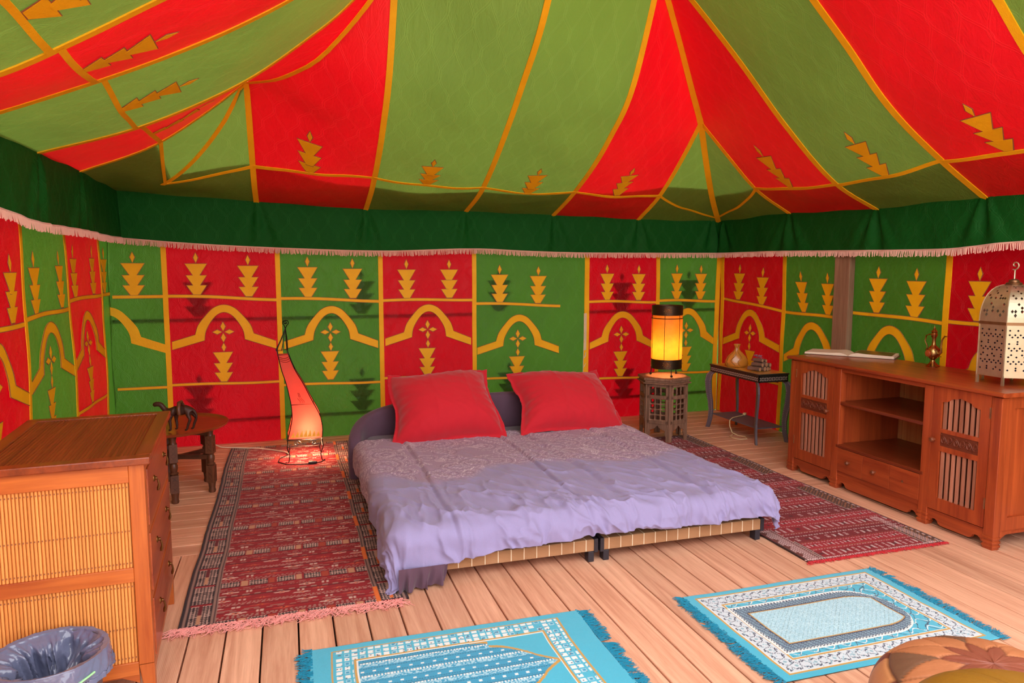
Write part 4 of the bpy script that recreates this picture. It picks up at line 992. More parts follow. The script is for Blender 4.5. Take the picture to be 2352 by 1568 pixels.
def leg_mesh(sx, sy):
    a = math.atan2(sy*TY, sx*TX); R = math.hypot(TX, TY)-0.012
    # outline in (radial, z): cabriole curve
    out_ = [(0.004, 0.53), (0.038, 0.50), (0.052, 0.44), (0.040, 0.34), (0.016, 0.25), (0.004, 0.17), (0.010, 0.08), (0.032, 0.0)]
    inn = [(-0.006, 0.0), (-0.030, 0.08), (-0.040, 0.17), (-0.034, 0.25), (-0.018, 0.34), (-0.010, 0.44), (-0.024, 0.50), (-0.06, 0.53)]
    L = empty('leg_frame'); bpy.data.objects.remove(L)
    lg = MB().prism(out_+inn, 'y', -0.009, 0.009).build('leg', M_gry, ct_, (R*math.cos(a), R*math.sin(a), 0), (0, 0, a), bev=0.002)
    dd = MB()
    for t in np.linspace(0.06, 0.94, 30):
        i = t*6; k = int(i); f = i-k
        for ln, rr in ((out_, -0.008), (list(reversed(inn)), 0.008)):
            x = ln[k][0]+(ln[k+1][0]-ln[k][0])*f+rr; z = ln[k][1]+(ln[k+1][1]-ln[k][1])*f
            for s in (-1, 1): dd.add([(x-0.003, s*0.0095, z-0.004), (x+0.003, s*0.0095, z-0.004), (x, s*0.0095, z+0.004)], [(0, 1, 2)])
    dd.build('inlay_dots', M_inl, lg)
for sx in (-1, 1):
    for sy in (-1, 1): leg_mesh(sx, sy)
sh = MB().box(-TX+0.03, TX-0.03, -TY+0.03, TY-0.03, 0.125, 0.137).build('shelf', M_gry, ct_, bev=0.002)
# ================================================================ BED AND TEXTILES
def vnoise(x, y, seed=0):
    r = np.random.default_rng(seed).random((256, 256)); xi = np.floor(x).astype(int); yi = np.floor(y).astype(int); fx = x-xi; fy = y-yi
    fx = fx*fx*(3-2*fx); fy = fy*fy*(3-2*fy)
    g = lambda a, b_: r[a % 256, b_ % 256]
    return (g(xi, yi)*(1-fx)+g(xi+1, yi)*fx)*(1-fy)+(g(xi, yi+1)*(1-fx)+g(xi+1, yi+1)*fx)*fy
def fbm(x, y, seed=0, oct=4):
    a = 0; s = 1.0; t = 0
    for i in range(oct): a = a+s*vnoise(x*2**i, y*2**i, seed+i); t += s; s *= 0.5
    return a/t
M_plum = m_plain('plum_sheet', lin((92, 66, 82)), 0.85, 0.2, bump=0.2, sheen=0.2)
M_mat = m_plain('woven_rush_mat', lin((176, 130, 92)), 0.7, 0.3)
M_matw = m_plain('pale_mat_cord', lin((226, 206, 178)), 0.8, 0.2)
M_bblk = m_plain('black_bed_wood', lin((46, 42, 50)), 0.5, 0.4, var=0.3)
def bed_base(u0, u1, label):
    r = empty('bed_base', ((u0+u1)/2, 3.235, 0)); h = (u1-u0)/2
    tag(r, label, 'bed base', 'low bed bases under the duvet')
    slab = MB().box(-h+0.018, h-0.018, 0.0, 2.02, 0.056, 0.118).build('rush_mat', M_mat, r, bev=0.006)
    cd = MB(); x = -h+0.05
    while x < h-0.03: cd.box(x-0.0022, x+0.0022, -0.0018, 2.02, 0.060, 0.1195); x += 0.0665
    cd.build('mat_cords', M_matw, slab)
    rl = MB(); z = 0.060
    while z < 0.116: rl.tube([(-h+0.02, 0.0, z), (h-0.02, 0.0, z)], 0.0016, 4); z += 0.0035
    rl.build('rush_strands', M_mat, slab)
    for s in (-1, 1):
        x0, x1 = (-h, -h+0.022) if s < 0 else (h-0.022, h)
        MB().box(x0, x1, -0.006, 2.02, 0.05, 0.122).build('side_rail', M_bblk, r, bev=0.003)
        for y in (0.0, 1.0, 1.97): MB().box(x0+(0.02 if s < 0 else -0.03), x1+(0.03 if s < 0 else -0.02), y, y+0.05, 0.0, 0.056).build('leg', M_bblk, r, bev=0.003)
bed_base(0.500, 1.480, 'left low rush-matted bed base with black legs under the duvet')
bed_base(1.492, 2.478, 'right low rush-matted bed base with black legs under the duvet')
def soft_box(name, x0, x1, y0, y1, z0, z1, r, mat, n=4):
    bm = bmesh.new(); bmesh.ops.create_cube(bm, size=1)
    for v in bm.verts: v.co = Vector(((x0+x1)/2+v.co.x*(x1-x0), (y0+y1)/2+v.co.y*(y1-y0), (z0+z1)/2+v.co.z*(z1-z0)))
    bmesh.ops.bevel(bm, geom=list(bm.edges), offset=r, segments=n, profile=0.5, affect='EDGES')
    me = bpy.data.meshes.new(name); bm.to_mesh(me); bm.free(); finish(me, mat, True); return mobj(name, me)
mt = soft_box('mattress', 0.515, 2.465, 3.27, 5.27, 0.122, 0.262, 0.04, M_plum)
tag(mt, 'double mattress in a dark plum fitted sheet under the lavender duvet', 'mattress')
# headboard: upholstered, its left end curling forward and dropping
hb_path = [(2.50, 5.36), (2.0, 5.36), (1.5, 5.36), (1.0, 5.36), (0.78, 5.35), (0.60, 5.31), (0.485, 5.23), (0.438, 5.12), (0.425, 5.02)]
hb_top = [0.50, 0.515, 0.52, 0.50, 0.48, 0.45, 0.40, 0.345, 0.29]
mb = MB(); n = len(hb_path); sv = []; sf = []
for i, (x, y) in enumerate(hb_path):
    a = Vector((*hb_path[max(i-1, 0)], 0)); b_ = Vector((*hb_path[min(i+1, n-1)], 0)); t = (b_-a).normalized(); nr = Vector((-t.y, t.x, 0))
    T = 0.05; zt = hb_top[i]; ring = [(-T, 0.009), (-T*1.05, zt*0.5), (-T, zt-0.03), (-T*0.6, zt-0.006), (0, zt), (T*0.6, zt-0.006), (T, zt-0.03), (T*1.05, zt*0.5), (T, 0.009)]
    sv += [Vector((x, y, z))+nr*o for o, z in ring]
m9 = 9
for i in range(n-1):
    for k in range(m9-1): sf.append((i*m9+k, i*m9+k+1, (i+1)*m9+k+1, (i+1)*m9+k))
sf += [tuple(range(m9)), tuple((n-1)*m9+k for k in range(m9))[::-1]]
mb.add(sv, sf); hb = mb.build('headboard', M_plum, smooth=0.9); tag(hb, 'dark plum upholstered headboard behind the red pillows', 'headboard')
ss = hb.modifiers.new('sub', 'SUBSURF'); ss.levels = 1; ss.render_levels = 2
# duvet: draped sheet, ironed creases along the bed, gathers towards the foot
LAV = np.array(lin((152, 142, 184))); LAVP = np.array(lin((166, 138, 164))); DKM = np.array(lin((104, 70, 98))); WHT = np.array(lin((226, 214, 226)))
nx, ny = 430, 400
ov_l, ov_r, ov_f = 0.26, 0.22, 0.27
u0, u1, v0, v1 = 0.50, 2.47, 3.27, 5.04
A = np.linspace(u0-ov_l, u1+ov_r, nx); Bv = np.linspace(v0-ov_f, v1, ny); AA, BB = np.meshgrid(A, Bv, indexing='ij')
foot_len = 0.178+0.008*np.sin(AA*7)+0.10*np.clip((1.05-AA)/0.6, 0, 1)**1.2+0.02*np.clip((AA-2.2)/0.4, 0, 1)
kf = foot_len/ov_f
dx = np.where(AA < u0, AA-u0, np.where(AA > u1, AA-u1, 0)); dy = np.where(BB < v0, (BB-v0)*kf, 0)
side_k = np.where(AA < u0, 0.85+0.2*np.clip((4.2-BB)/1.0, 0, 1), 0.85); dx = dx*side_k
d = np.hypot(dx, dy); r = 0.085
h = np.where(d < r*PI/2, r*np.sin(np.minimum(d/r, PI/2)), r); dz = np.where(d < r*PI/2, r*(1-np.cos(np.minimum(d/r, PI/2))), r+(d-r*PI/2))
X = np.clip(AA, u0, u1)+np.where(d > 0, dx/np.maximum(d, 1e-6), 0)*h; Y = np.clip(BB, v0, v1)+np.where(d > 0, dy/np.maximum(d, 1e-6), 0)*h
ZT = 0.272+0.018*fbm(AA*1.7, BB*1.7, 3)+0.022*np.exp(-((BB-3.5)/0.5)**2)*0.6
for c, s, w in ((0.74, 0.011, 0.030), (1.435, 0.012, 0.026), (1.655, 0.009, 0.05), (2.16, 0.010, 0.030)):
    cu = c+0.014*np.sin(BB*3.1+c*9)+0.02*(fbm(BB*1.3, BB*0+c, 5)-0.5)
    q = (AA-cu)/w; ZT = ZT-s*np.exp(-q*q*6)+s*0.7*np.exp(-((q-0.9)**2)*2.0)
foot = np.clip((4.25-BB)/0.95, 0, 1)**1.3
wa = AA+0.10*fbm(AA*2.0, BB*2.0, 11)+0.13*(4.2-BB)*np.sin(AA*2.3+1)*0.6
wr1 = 1-np.abs(2*fbm(wa*11.0, BB*1.9+3, 17, 3)-1); wr2 = 1-np.abs(2*fbm(wa*8+BB*4.0, BB*3.2-AA*1.2, 27, 3)-1)
sm = fbm(AA*11, BB*9, 31, 3)
disp = foot*(0.020*(wr1**5-0.25)+0.015*(wr2**5-0.22))+0.007*(wr2**5-0.25)+0.004*(sm-0.5)
on_side = np.clip(d/0.12, 0, 1)
nxn = np.where(d > 0, dx/np.maximum(d, 1e-6), 0)*on_side; nyn = np.where(d > 0, dy/np.maximum(d, 1e-6), 0)*on_side
pleat = 0.008*np.sin(AA*24+3*fbm(AA*2, BB*2, 41))*np.clip(-dy/0.12, 0, 1)+0.012*np.sin(BB*13+2*fbm(BB*2, AA*2, 43))*np.clip(np.abs(dx)/0.15, 0, 1)
X = X+nxn*(disp+pleat*0.7); Y = Y+nyn*(disp+pleat); Z = ZT-dz+disp*(1-on_side)
fl_ = np.clip(0.016-Z, 0, None); Z = np.maximum(Z, 0.016+0.006*np.sin(AA*40)*(fl_ > 0)); X = X+nxn*fl_*0.6; Y = Y+nyn*fl_*0.6
# printed paisley near the head
Cc = np.ones(X.shape+(3,))*LAV; edge_ = 4.05+0.20*(fbm(AA*2.6, BB*0+1, 51)-0.5)*2+0.10*np.sin(AA*5.2)
mask = np.clip((BB-edge_)/0.10, 0, 1); Cc = Cc+(LAVP-LAV)*mask[..., None]*0.85
rg = np.random.default_rng(12); line = np.zeros(X.shape); dark = np.zeros(X.shape); filled = np.zeros(X.shape, bool)
for i in range(240):
    cx, cy = rg.uniform(0.26, 2.65), rg.uniform(4.0, 5.05); R = rg.uniform(0.06, 0.15); rot = rg.uniform(0, 6.28); kind = i % 3
    ex, ey = AA-cx, BB-cy; rr = np.hypot(ex, ey); th = np.arctan2(ey, ex)+rot
    if kind == 2:
        lx, ly = ex*np.cos(rot)+ey*np.sin(rot), -ex*np.sin(rot)+ey*np.cos(rot); R *= 0.55
        q = np.abs(ly)/(0.38*R*np.maximum(1-(lx/R)**2, 1e-3)); ins = (np.abs(lx) < R) & (q < 1.05) & ~filled
        line = np.where(ins & ((np.abs(q-0.92) < 0.13) | (np.abs(q) < 0.09) | (np.abs(q-0.5) < 0.06)), 1, line); filled |= ins; continue
    ins = (rr < R) & ~filled; sp = rr/0.019-th/(2*PI)*(1 if kind else 0); f = np.abs(sp-np.floor(sp)-0.5)
    dash = np.sin(th*rr/0.0040) > -0.2
    rid = np.floor(sp).astype(int) % 3
    line = np.where(ins & (f < 0.13) & dash & (rid != 1), 1, line); dark = np.where(ins & (f < 0.15) & (rid == 1), 1, dark); filled |= ins
dots = (np.sin(AA*2*PI/0.022)*np.sin(BB*2*PI/0.022) > 0.72) & ~filled; dark = np.where(dots, 0.8, dark)
Cc = Cc*(1-(line*mask)[..., None]*0.9)+WHT*(line*mask)[..., None]*0.9
Cc = Cc*(1-(dark*mask)[..., None]*0.55)+DKM*(dark*mask)[..., None]*0.55
M_duv = m_attr('lavender_duvet', 0.85, 0.2, 320, 0.2, 0.15, 0.12, 0.003)
dv = mobj('duvet', grid_mesh('duvet', X, Y, Z, M_duv, col=Cc)); tag(dv, 'lavender duvet with stitched paisley print near the pillows, spread over the double bed', 'duvet')
sol = dv.modifiers.new('thick', 'SOLIDIFY'); sol.thickness = 0.007; sol.offset = -1
# plum lining folded out at the foot corner
us = np.linspace(0, 1, 40); ts = np.linspace(0, 1, 14); UU, TT = np.meshgrid(us, ts, indexing='ij')
LX = 0.45+0.24*UU+0.010*np.sin(UU*17)*TT; LY = 3.145+0.020*np.sin(UU*21)*TT+0.012*np.sin(UU*47+TT*4)*TT+0.05*UU; LZ = np.maximum(0.012, (0.125-0.02*UU)*(1-TT*(1-0.25*UU**2)))
mobj('duvet_lining', grid_mesh('duvet_lining', LX, LY, LZ, M_plum), dv)
# pillows
M_pil = m_plain('red_pillow_cotton', lin((198, 28, 44)), 0.8, 0.25, var=0.06, bump=0.12, bscale=220, sheen=0.25)
def pillow(name, W, Hh, T, loc, tilt, yaw, roll, label, seed):
    n = 70; a = np.linspace(-1, 1, n); P, Q = np.meshgrid(a, a, indexing='ij'); fl = 0.92
    e = np.clip(1-np.abs(P/fl)**2.6, 0, 1)*np.clip(1-np.abs(Q/fl)**2.6, 0, 1); th = T*e**0.55
    x = P*W/2*(1-0.09*(1-np.abs(Q))*np.abs(P)**3)*(1-0.05*Q)+0.014*np.sin(Q*3.3+seed); y = Q*Hh/2*(1-0.09*(1-np.abs(P))*np.abs(Q)**3)+0.012*np.sin(P*3.7+seed*2)*np.abs(Q)
    wrk = 0.010*(fbm(P*3+seed, Q*3, seed)-0.5)+0.006*(1-np.abs(2*fbm(P*5+Q*4, Q*2-P, seed+3)-1))**3
    rad = np.maximum(np.abs(P), np.abs(Q)); wrk = wrk+0.005*np.sin(np.arctan2(Q, P)*26+seed)*np.clip((rad-0.55)/0.35, 0, 1)
    crease = 0.006*np.exp(-((P+0.22)/0.03)**2)+0.006*np.exp(-((P-0.42)/0.03)**2)
    zt = th*0.62+wrk+crease*(th > 0.01); zb = -th*0.38
    zt = np.where(rad > fl, 0.004+0.012*(fbm(P*6, Q*6, seed+9)-0.5)*4*(rad-fl)/0.1, zt+0.004)
    zb = np.where(rad > fl, zt-0.006, zb-0.002)
    m1 = grid_mesh('t', x, y, zt, M_pil); m2 = grid_mesh('b', x, y, zb, M_pil, flip=True)
    bm = bmesh.new(); bm.from_mesh(m1); bm.from_mesh(m2)
    # close the rim
    def rim(k): return k
    idx = np.arange(n*n).reshape(n, n); loop = list(idx[:, 0])+list(idx[-1, 1:])+list(idx[::-1, -1][1:])+list(idx[0, ::-1][1:-1])
    bm.verts.ensure_lookup_table()
    for i in range(len(loop)):
        p, q = int(loop[i]), int(loop[(i+1) % len(loop)]); bm.faces.new((bm.verts[p], bm.verts[q], bm.verts[q+n*n], bm.verts[p+n*n]))
    bmesh.ops.recalc_face_normals(bm, faces=bm.faces)
    me = bpy.data.meshes.new(name); bm.to_mesh(me); bm.free(); finish(me, M_pil, True); bpy.data.meshes.remove(m1); bpy.data.meshes.remove(m2)
    o = mobj(name, me); o.matrix_world = Matrix.Translation(loc) @ Matrix.Rotation(yaw, 4, 'Z') @ Matrix.Rotation(tilt, 4, 'X') @ Matrix.Rotation(roll, 4, 'Z')
    tag(o, label, 'pillow', 'red pillows on the bed'); return o
pillow('pillow', 0.80, 0.62, 0.31, (1.085, 5.095, 0.475), math.radians(45), math.radians(-3), math.radians(2), 'red flanged pillow on the left side of the bed, nearer the floor lamp', 3)
pillow('pillow', 0.84, 0.60, 0.27, (2.05, 5.125, 0.455), math.radians(41), math.radians(6), math.radians(-3), 'red flanged pillow on the right side of the bed, nearer the hexagonal table', 8)

# ---------------------------------------------------------------- rugs: one vertex per stitch, design stored per stitch
def c3(*rgb): return np.array(lin(rgb))
def rug(name, u0, u1, v0, v1, step, design, mat, label, thick=0.006, wav=0.004, yaw=0.0, seed=0, zbase=0.001):
    W, L = u1-u0, v1-v0; nx, ny = int(W/step)+1, int(L/step)+1
    A, B_ = np.meshgrid(np.linspace(0, W, nx), np.linspace(0, L, ny), indexing='ij')
    C = design(A, B_, W, L)
    Z = thick+wav*(fbm(A*3, B_*3, seed+2)-0.35)*1.5
    Z = np.maximum(Z, thick*0.7)
    ed = 0.012*(fbm(B_*2.1, A*0, seed+4)-0.5)*2
    X = A-W/2+ed; Y = B_-L/2
    r = empty(name, ((u0+u1)/2, (v0+v1)/2, zbase), yaw); tag(r, label, 'rug')
    b = mobj('woven_field', grid_mesh('woven_field', X, Y, Z, mat, col=C), r)
    sd = b.modifiers.new('thick', 'SOLIDIFY'); sd.thickness = thick*0.65; sd.offset = -1
    return r, X, Y, Z
def tassels(r, x0, x1, y, sgn, mat, n, L, z=0.004, axis='x', wild=0.5, rad=0.0022, curl=0.02, bunch=1):
    mb = MB()
    for i in range(n):
        t = x0+(x1-x0)*(i+random.random()*0.6)/n; ll = L*random.uniform(0.6, 1.15); an = random.uniform(-wild, wild)
        for j in range(bunch):
            dx = random.uniform(-0.004, 0.004)*bunch; a2 = an+random.uniform(-0.25, 0.25)*(bunch > 1); cu = random.uniform(-curl, curl)
            pts = []
            for s in (0, 0.35, 0.7, 1.0):
                along = sgn*ll*s*math.cos(a2*s); side = ll*s*math.sin(a2)+cu*math.sin(s*PI)
                p = (t+dx+side, y+along) if axis == 'x' else (y+along, t+dx+side)
                pts.append((p[0], p[1], z+0.003*math.sin(s*5+i)+0.002*random.random()))
            mb.tube(pts, [rad, rad*0.9, rad*0.8, rad*0.4], 4)
    o = mb.build('fringe', mat, r, fix=False); tag(o, kind='stuff'); return o
M_kil = m_attr('kilim_wool', 0.95, 0.08, 330, 0.5, 0.1, 0.35); M_pray = m_attr('velour_pile', 0.95, 0.08, 420, 0.4, 0.3, 0.3)
def hash2(i, j, s=0): return np.mod(np.sin(i*127.1+j*311.7+s*74.7)*43758.5453, 1.0)
def kilim_left(A, B, W, L):
    R0, R1, R2 = c3(148, 10, 20), c3(170, 18, 28), c3(104, 8, 18); K = c3(46, 24, 28); WH = c3(208, 166, 152); TN = c3(196, 138, 104); OR = c3(226, 108, 36); GY = c3(150, 112, 100)
    C = np.ones(A.shape+(3,))*R0
    def put(m, c):
        C[m] = c if np.ndim(c) == 1 else c[m]
    C += (hash2(np.floor(B/0.007), 0)[..., None]-0.5)*0.35*R0
    bw = 0.145; inn = (A > bw) & (A < W-bw); per = 0.385; t = np.mod(B+0.03, per); band = np.floor((B+0.03)/per)
    # patterned band: blocks of little triangles between tan, red and orange bars
    pb = inn & (t < 0.072); put(pb & ((t < 0.005) | (t > 0.067)), R2)
    bx = A-bw; cell = np.mod(bx, 0.124); core = pb & (t > 0.007) & (t < 0.065)
    put(core & (cell < 0.082), K)
    tri = np.mod(bx, 0.0135)/0.0135; row = np.mod(t-0.007, 0.0145)/0.0145
    put(core & (cell < 0.082) & (np.abs(tri-0.5) < 0.42*row) & (row > 0.15), WH)
    alt = np.floor(bx/0.124) % 2
    put(core & (cell >= 0.088) & (cell < 0.116) & (alt == 0), TN); put(core & (cell >= 0.088) & (cell < 0.116) & (alt == 1), c3(170, 60, 34))
    # rows of lozenges with split bars
    for y0, hgt, pr, ph in ((0.100, 0.030, 0.20, 0.0), (0.160, 0.024, 0.20, 0.1), (0.235, 0.020, 0.17, 0.05), (0.262, 0.020, 0.17, 0.135), (0.318, 0.022, 0.17, 0.02)):
        m = inn & (t > y0) & (t < y0+hgt); x = np.mod(bx+ph+band*0.05, pr)/pr; q = np.abs((t-y0)/hgt-0.5)*2; lz = np.abs(x-0.38)/0.34
        kind = np.floor((bx+ph+band*0.05)/pr) % 2
        put(m & (lz+q*0.8 < 0.8) & (kind == 0), WH); put(m & (lz+q*0.8 < 0.8) & (kind == 1), c3(176, 52, 44)); put(m & (lz*1.6+q < 0.55), c3(206, 84, 40)); put(m & (lz*3+q < 0.4), R2)
        put(m & ((np.abs(x-0.82) < 0.03) | (np.abs(x-0.92) < 0.03)) & (q < 0.8) & (kind == 0), WH)
    # dashed and wavy lines
    for y0, pr in ((0.090, 0.02), (0.140, 0.05), (0.148, 0.11), (0.195, 0.03), (0.218, 0.016), (0.298, 0.05), (0.350, 0.014), (0.368, 0.05)):
        m = inn & (np.abs(t-y0) < 0.0028); put(m & (np.mod(bx+band*0.03, pr)/pr < 0.55), GY*1.25)
    put(inn & (np.abs(t-0.205-0.0025*np.sin(bx*300)) < 0.002), WH*0.8); put(inn & (np.abs(t-0.078-0.002*np.sin(bx*260)) < 0.002), WH*0.75)
    for y0 in (0.128, 0.182, 0.288, 0.342): put(inn & (np.abs(t-y0) < 0.004), R2)
    # side borders
    for side in (0, 1):
        x = A if side == 0 else W-A
        put(x < bw, K); put((x > 0.006) & (x < 0.024), GY); put((x > 0.010) & (x < 0.015), K*1.6); put((x > bw-0.024) & (x < bw), GY); put((x > bw-0.014) & (x < bw-0.009), K*1.5)
        if side: put((x > bw-0.024) & (x < bw) & (np.mod(B, 0.5) < 0.17), OR)
        mid = (x > 0.030) & (x < bw-0.030); tt = np.mod(B, 0.20); blk = np.floor(B/0.20) % 2
        put(mid & (tt < 0.014), R0)
        tr = np.mod(x-0.03, 0.0145)/0.0145; rw = np.mod(tt, 0.0165)/0.0165
        put(mid & (tt > 0.02) & (np.abs(tr-0.5) < 0.40*rw) & (rw > 0.12), WH*0.9)
        cb = mid & (tt > 0.03) & (blk == 0) & (np.abs(x-bw/2) < 0.009); put(cb & (tt < 0.11), TN if side == 0 else OR); put(cb & (tt >= 0.11), R2 if side == 0 else WH*0.9)
    return C
rk, X, Y, Z = rug('kilim_rug', -0.475, 0.485, 3.10, 6.22, 0.0052, kilim_left, M_kil, 'long red kilim rug with dark patterned borders, left of the bed under the floor lamp', 0.006, 0.004, 0, 1)
M_pinkf = m_plain('pink_wool_fringe', lin((232, 150, 142)), 0.95, 0.1, sheen=0.3)
tassels(rk, -0.50, 0.46, -1.555, -1, M_pinkf, 420, 0.085, 0.007, wild=0.9, curl=0.03)
def kilim_right(A, B, W, L):
    R0, R1, R2 = c3(134, 14, 26), c3(158, 20, 36), c3(92, 10, 20); K = c3(52, 24, 22); WH = c3(222, 186, 186); TN = c3(150, 92, 60); BR = c3(86, 48, 34)
    C = np.ones(A.shape+(3,))*R0
    def put(m, c): C[m] = c
    bandc = np.mod(np.floor(B/0.11), 3); put(bandc == 1, R1); put(bandc == 2, c3(120, 12, 22)); C += (hash2(np.floor(B/0.006), 1)[..., None]-0.5)*0.3*R0
    t = np.mod(B, 0.33); bw = 0.12; nb = np.floor(B/0.33)
    for y0, hgt, pr, w in ((0.05, 0.05, 0.16, 0.4), (0.16, 0.032, 0.11, 0.4), (0.245, 0.042, 0.20, 0.35)):
        m = (t > y0) & (t < y0+hgt); x = np.abs(np.mod(A+y0*2+nb*0.04, pr)/pr-0.5); q = np.abs((t-y0)/hgt-0.5)*2
        put(m & (x < w*0.42) & (x/(w*0.42) > q*0.95) & (hash2(np.floor(A/pr), nb) > 0.2), WH*0.8); put(m & (x < 0.07) & (q < 0.5), R2)
        put(m & (np.abs(x-w*0.9) < 0.05) & (np.mod(t, 0.012) < 0.006), WH)
    for y0 in (0.02, 0.125, 0.21, 0.31): put((np.abs(t-y0) < 0.003) & (np.mod(A, 0.018) < 0.010), WH*0.85)
    for y0 in (0.03, 0.135, 0.225): put(np.abs(t-y0-0.0015*np.sin(A*300)) < 0.0016, TN)
    # long side borders
    for x in (A, W-A):
        m = x < bw; on = np.mod(B+0.2, 0.80) < 0.46
        put(m & on, BR); zz = np.abs(np.mod(B*1.0+x*0.9, 0.05)/0.05-0.5); put(m & on & (zz < 0.12) & (x > 0.03) & (x < bw-0.02), TN); put(m & on & (zz > 0.42) & (np.mod(x, 0.012) < 0.005), TN*1.3)
        put(m & on & (np.abs(x-0.02) < 0.005) & (np.mod(B, 0.04) < 0.022), WH*0.9); put((x < 0.008), K); put(m & on & (np.abs(x-bw+0.006) < 0.004), WH*0.7)
    e = (B < 0.44); x = A
    ch = (np.mod(A, 0.016) < 0.011) & (np.mod(B, 0.016) < 0.011)
    put(e & (A < 0.095) & (A > 0.012), c3(104, 40, 30)); put(e & (A < 0.085) & (A > 0.016) & ch & (np.abs(np.mod(B, 0.10)/0.10-0.5)*0.09+0.02 < A+0.02), WH)
    put(e & (W-A < 0.095) & (W-A > 0.05) & ch, WH*0.85); put(e & (A > 0.095) & (A < 0.104), WH*0.85)
    put((B > 0.024) & (B < 0.036) & (np.mod(A, 0.014) < 0.008), WH); put(B < 0.012, c3(190, 30, 44))
    return C
rk2, X, Y, Z = rug('kilim_rug', 2.484, 3.385, 2.88, 5.52, 0.0052, kilim_right, M_kil, 'dark red kilim rug with white motifs between the bed and the sideboard', 0.006, 0.004, 0, 5)
M_redf = m_plain('red_wool_fringe', lin((196, 34, 44)), 0.95, 0.1, sheen=0.3)
tassels(rk2, -0.46, 0.46, -1.318, -1, M_redf, 260, 0.022, 0.005, wild=0.5, curl=0.01)
# prayer rugs
BL, BL2, LB, NV, GD, WH_, DK = c3(66, 176, 206), c3(46, 150, 190), c3(164, 206, 222), c3(40, 44, 76), c3(196, 148, 64), c3(228, 232, 230), c3(26, 112, 146)
def prayer_one(A, B, W, L):   # right rug: scrolling vine border, arched pale field pointing +u
    C = np.ones(A.shape+(3,))*BL
    def put(m, c): C[m] = c
    d = np.minimum(np.minimum(A-0.012, W-A-0.012), np.minimum(B, L-B)); along = np.where((B < d+0.001) | (L-B < d+0.001), A, B)
    b1, b2 = 0.030, 0.125
    put((d > b1) & (d < b1+0.008), GD); put((d > b1+0.008) & (d < b1+0.012), WH_)
    vb = (d > b1+0.012) & (d < b2-0.010); put(vb, c3(206, 214, 222)); mid = (b1+b2)/2; y = d-mid
    for ph in (0, PI): put(vb & (np.abs(y-0.024*np.sin(along*2*PI/0.088+ph)-0.006*np.sin(along*2*PI/0.029+ph)) < 0.0028), NV)
    put(vb & (np.hypot(np.mod(along, 0.044)-0.022, np.abs(y)-0.026) < 0.0042), NV); put(vb & (hash2(np.floor(A/0.006), np.floor(B/0.006)) > 0.93), LB*0.8)
    put(vb & (np.hypot(np.mod(along+0.02, 0.088)-0.044, y) < 0.007), LB*0.7)
    put((d > b2-0.010) & (d < b2-0.002), GD); put((d > b2-0.002) & (d < b2+0.002), WH_)
    inn = d > b2+0.002; put(inn, BL)
    g1 = np.abs(np.mod(A*0.8+B, 0.05)-0.025); g2 = np.abs(np.mod(A*0.8-B, 0.06)-0.03)
    wv = np.abs(np.mod(A+0.012*np.sin(B*90), 0.055)-0.0275); wv2 = np.abs(np.mod(B+0.014*np.sin(A*80), 0.06)-0.03)
    put(inn & (wv < 0.0022), NV); put(inn & (wv2 < 0.0024), WH_); put(inn & (np.abs(np.mod(A-B+0.01*np.sin(A*70), 0.09)-0.045) < 0.0024), NV)
    # arched niche: signed distance from rounded arch outline
    cy = L/2; x0 = 0.20; x1 = W-0.345; hw = (L-2*b2)/2-0.045
    def niche(k):
        h = hw-k; t = np.clip((A-(x1-0.02))/0.19, 0, 1.2); prof = h*np.sqrt(np.clip(1-(t*1.0/(1+0*t))**2.2, 0, 1)); prof = np.where(A > x1+0.17-k, -1, prof)
        return (A > x0-0.055+k) & (np.abs(B-cy) < np.where(A < x1-0.02, h, prof))
    n0, n1, n2, n3, n4 = niche(-0.016), niche(-0.006), niche(0.002), niche(0.046), niche(0.053)
    put(n0, WH_); put(n1, NV); ck = np.mod(np.floor(A/0.008)+np.floor(B/0.008), 2) == 0
    put(niche(-0.010) & ~n2 & ck, WH_); put(n2, NV*1.5)
    lp = np.abs(np.mod(A*1.0+B*0.35, 0.021)/0.021-0.5); put(n2 & ~n3 & (lp < 0.30), LB*0.85); put(n2 & ~n3 & (lp < 0.12), NV); put(niche(0.040) & ~n3, NV)
    put(n3, GD); put(n4, LB); fld = n4
    put(fld & ((np.abs(np.mod(A+B, 0.022)-0.011) < 0.0018) | (np.abs(np.mod(A-B, 0.022)-0.011) < 0.0018)), LB*0.72); put(fld & (hash2(np.floor(A/0.0035), np.floor(B/0.0035), 2) > 0.72), c3(190, 222, 232))
    return C
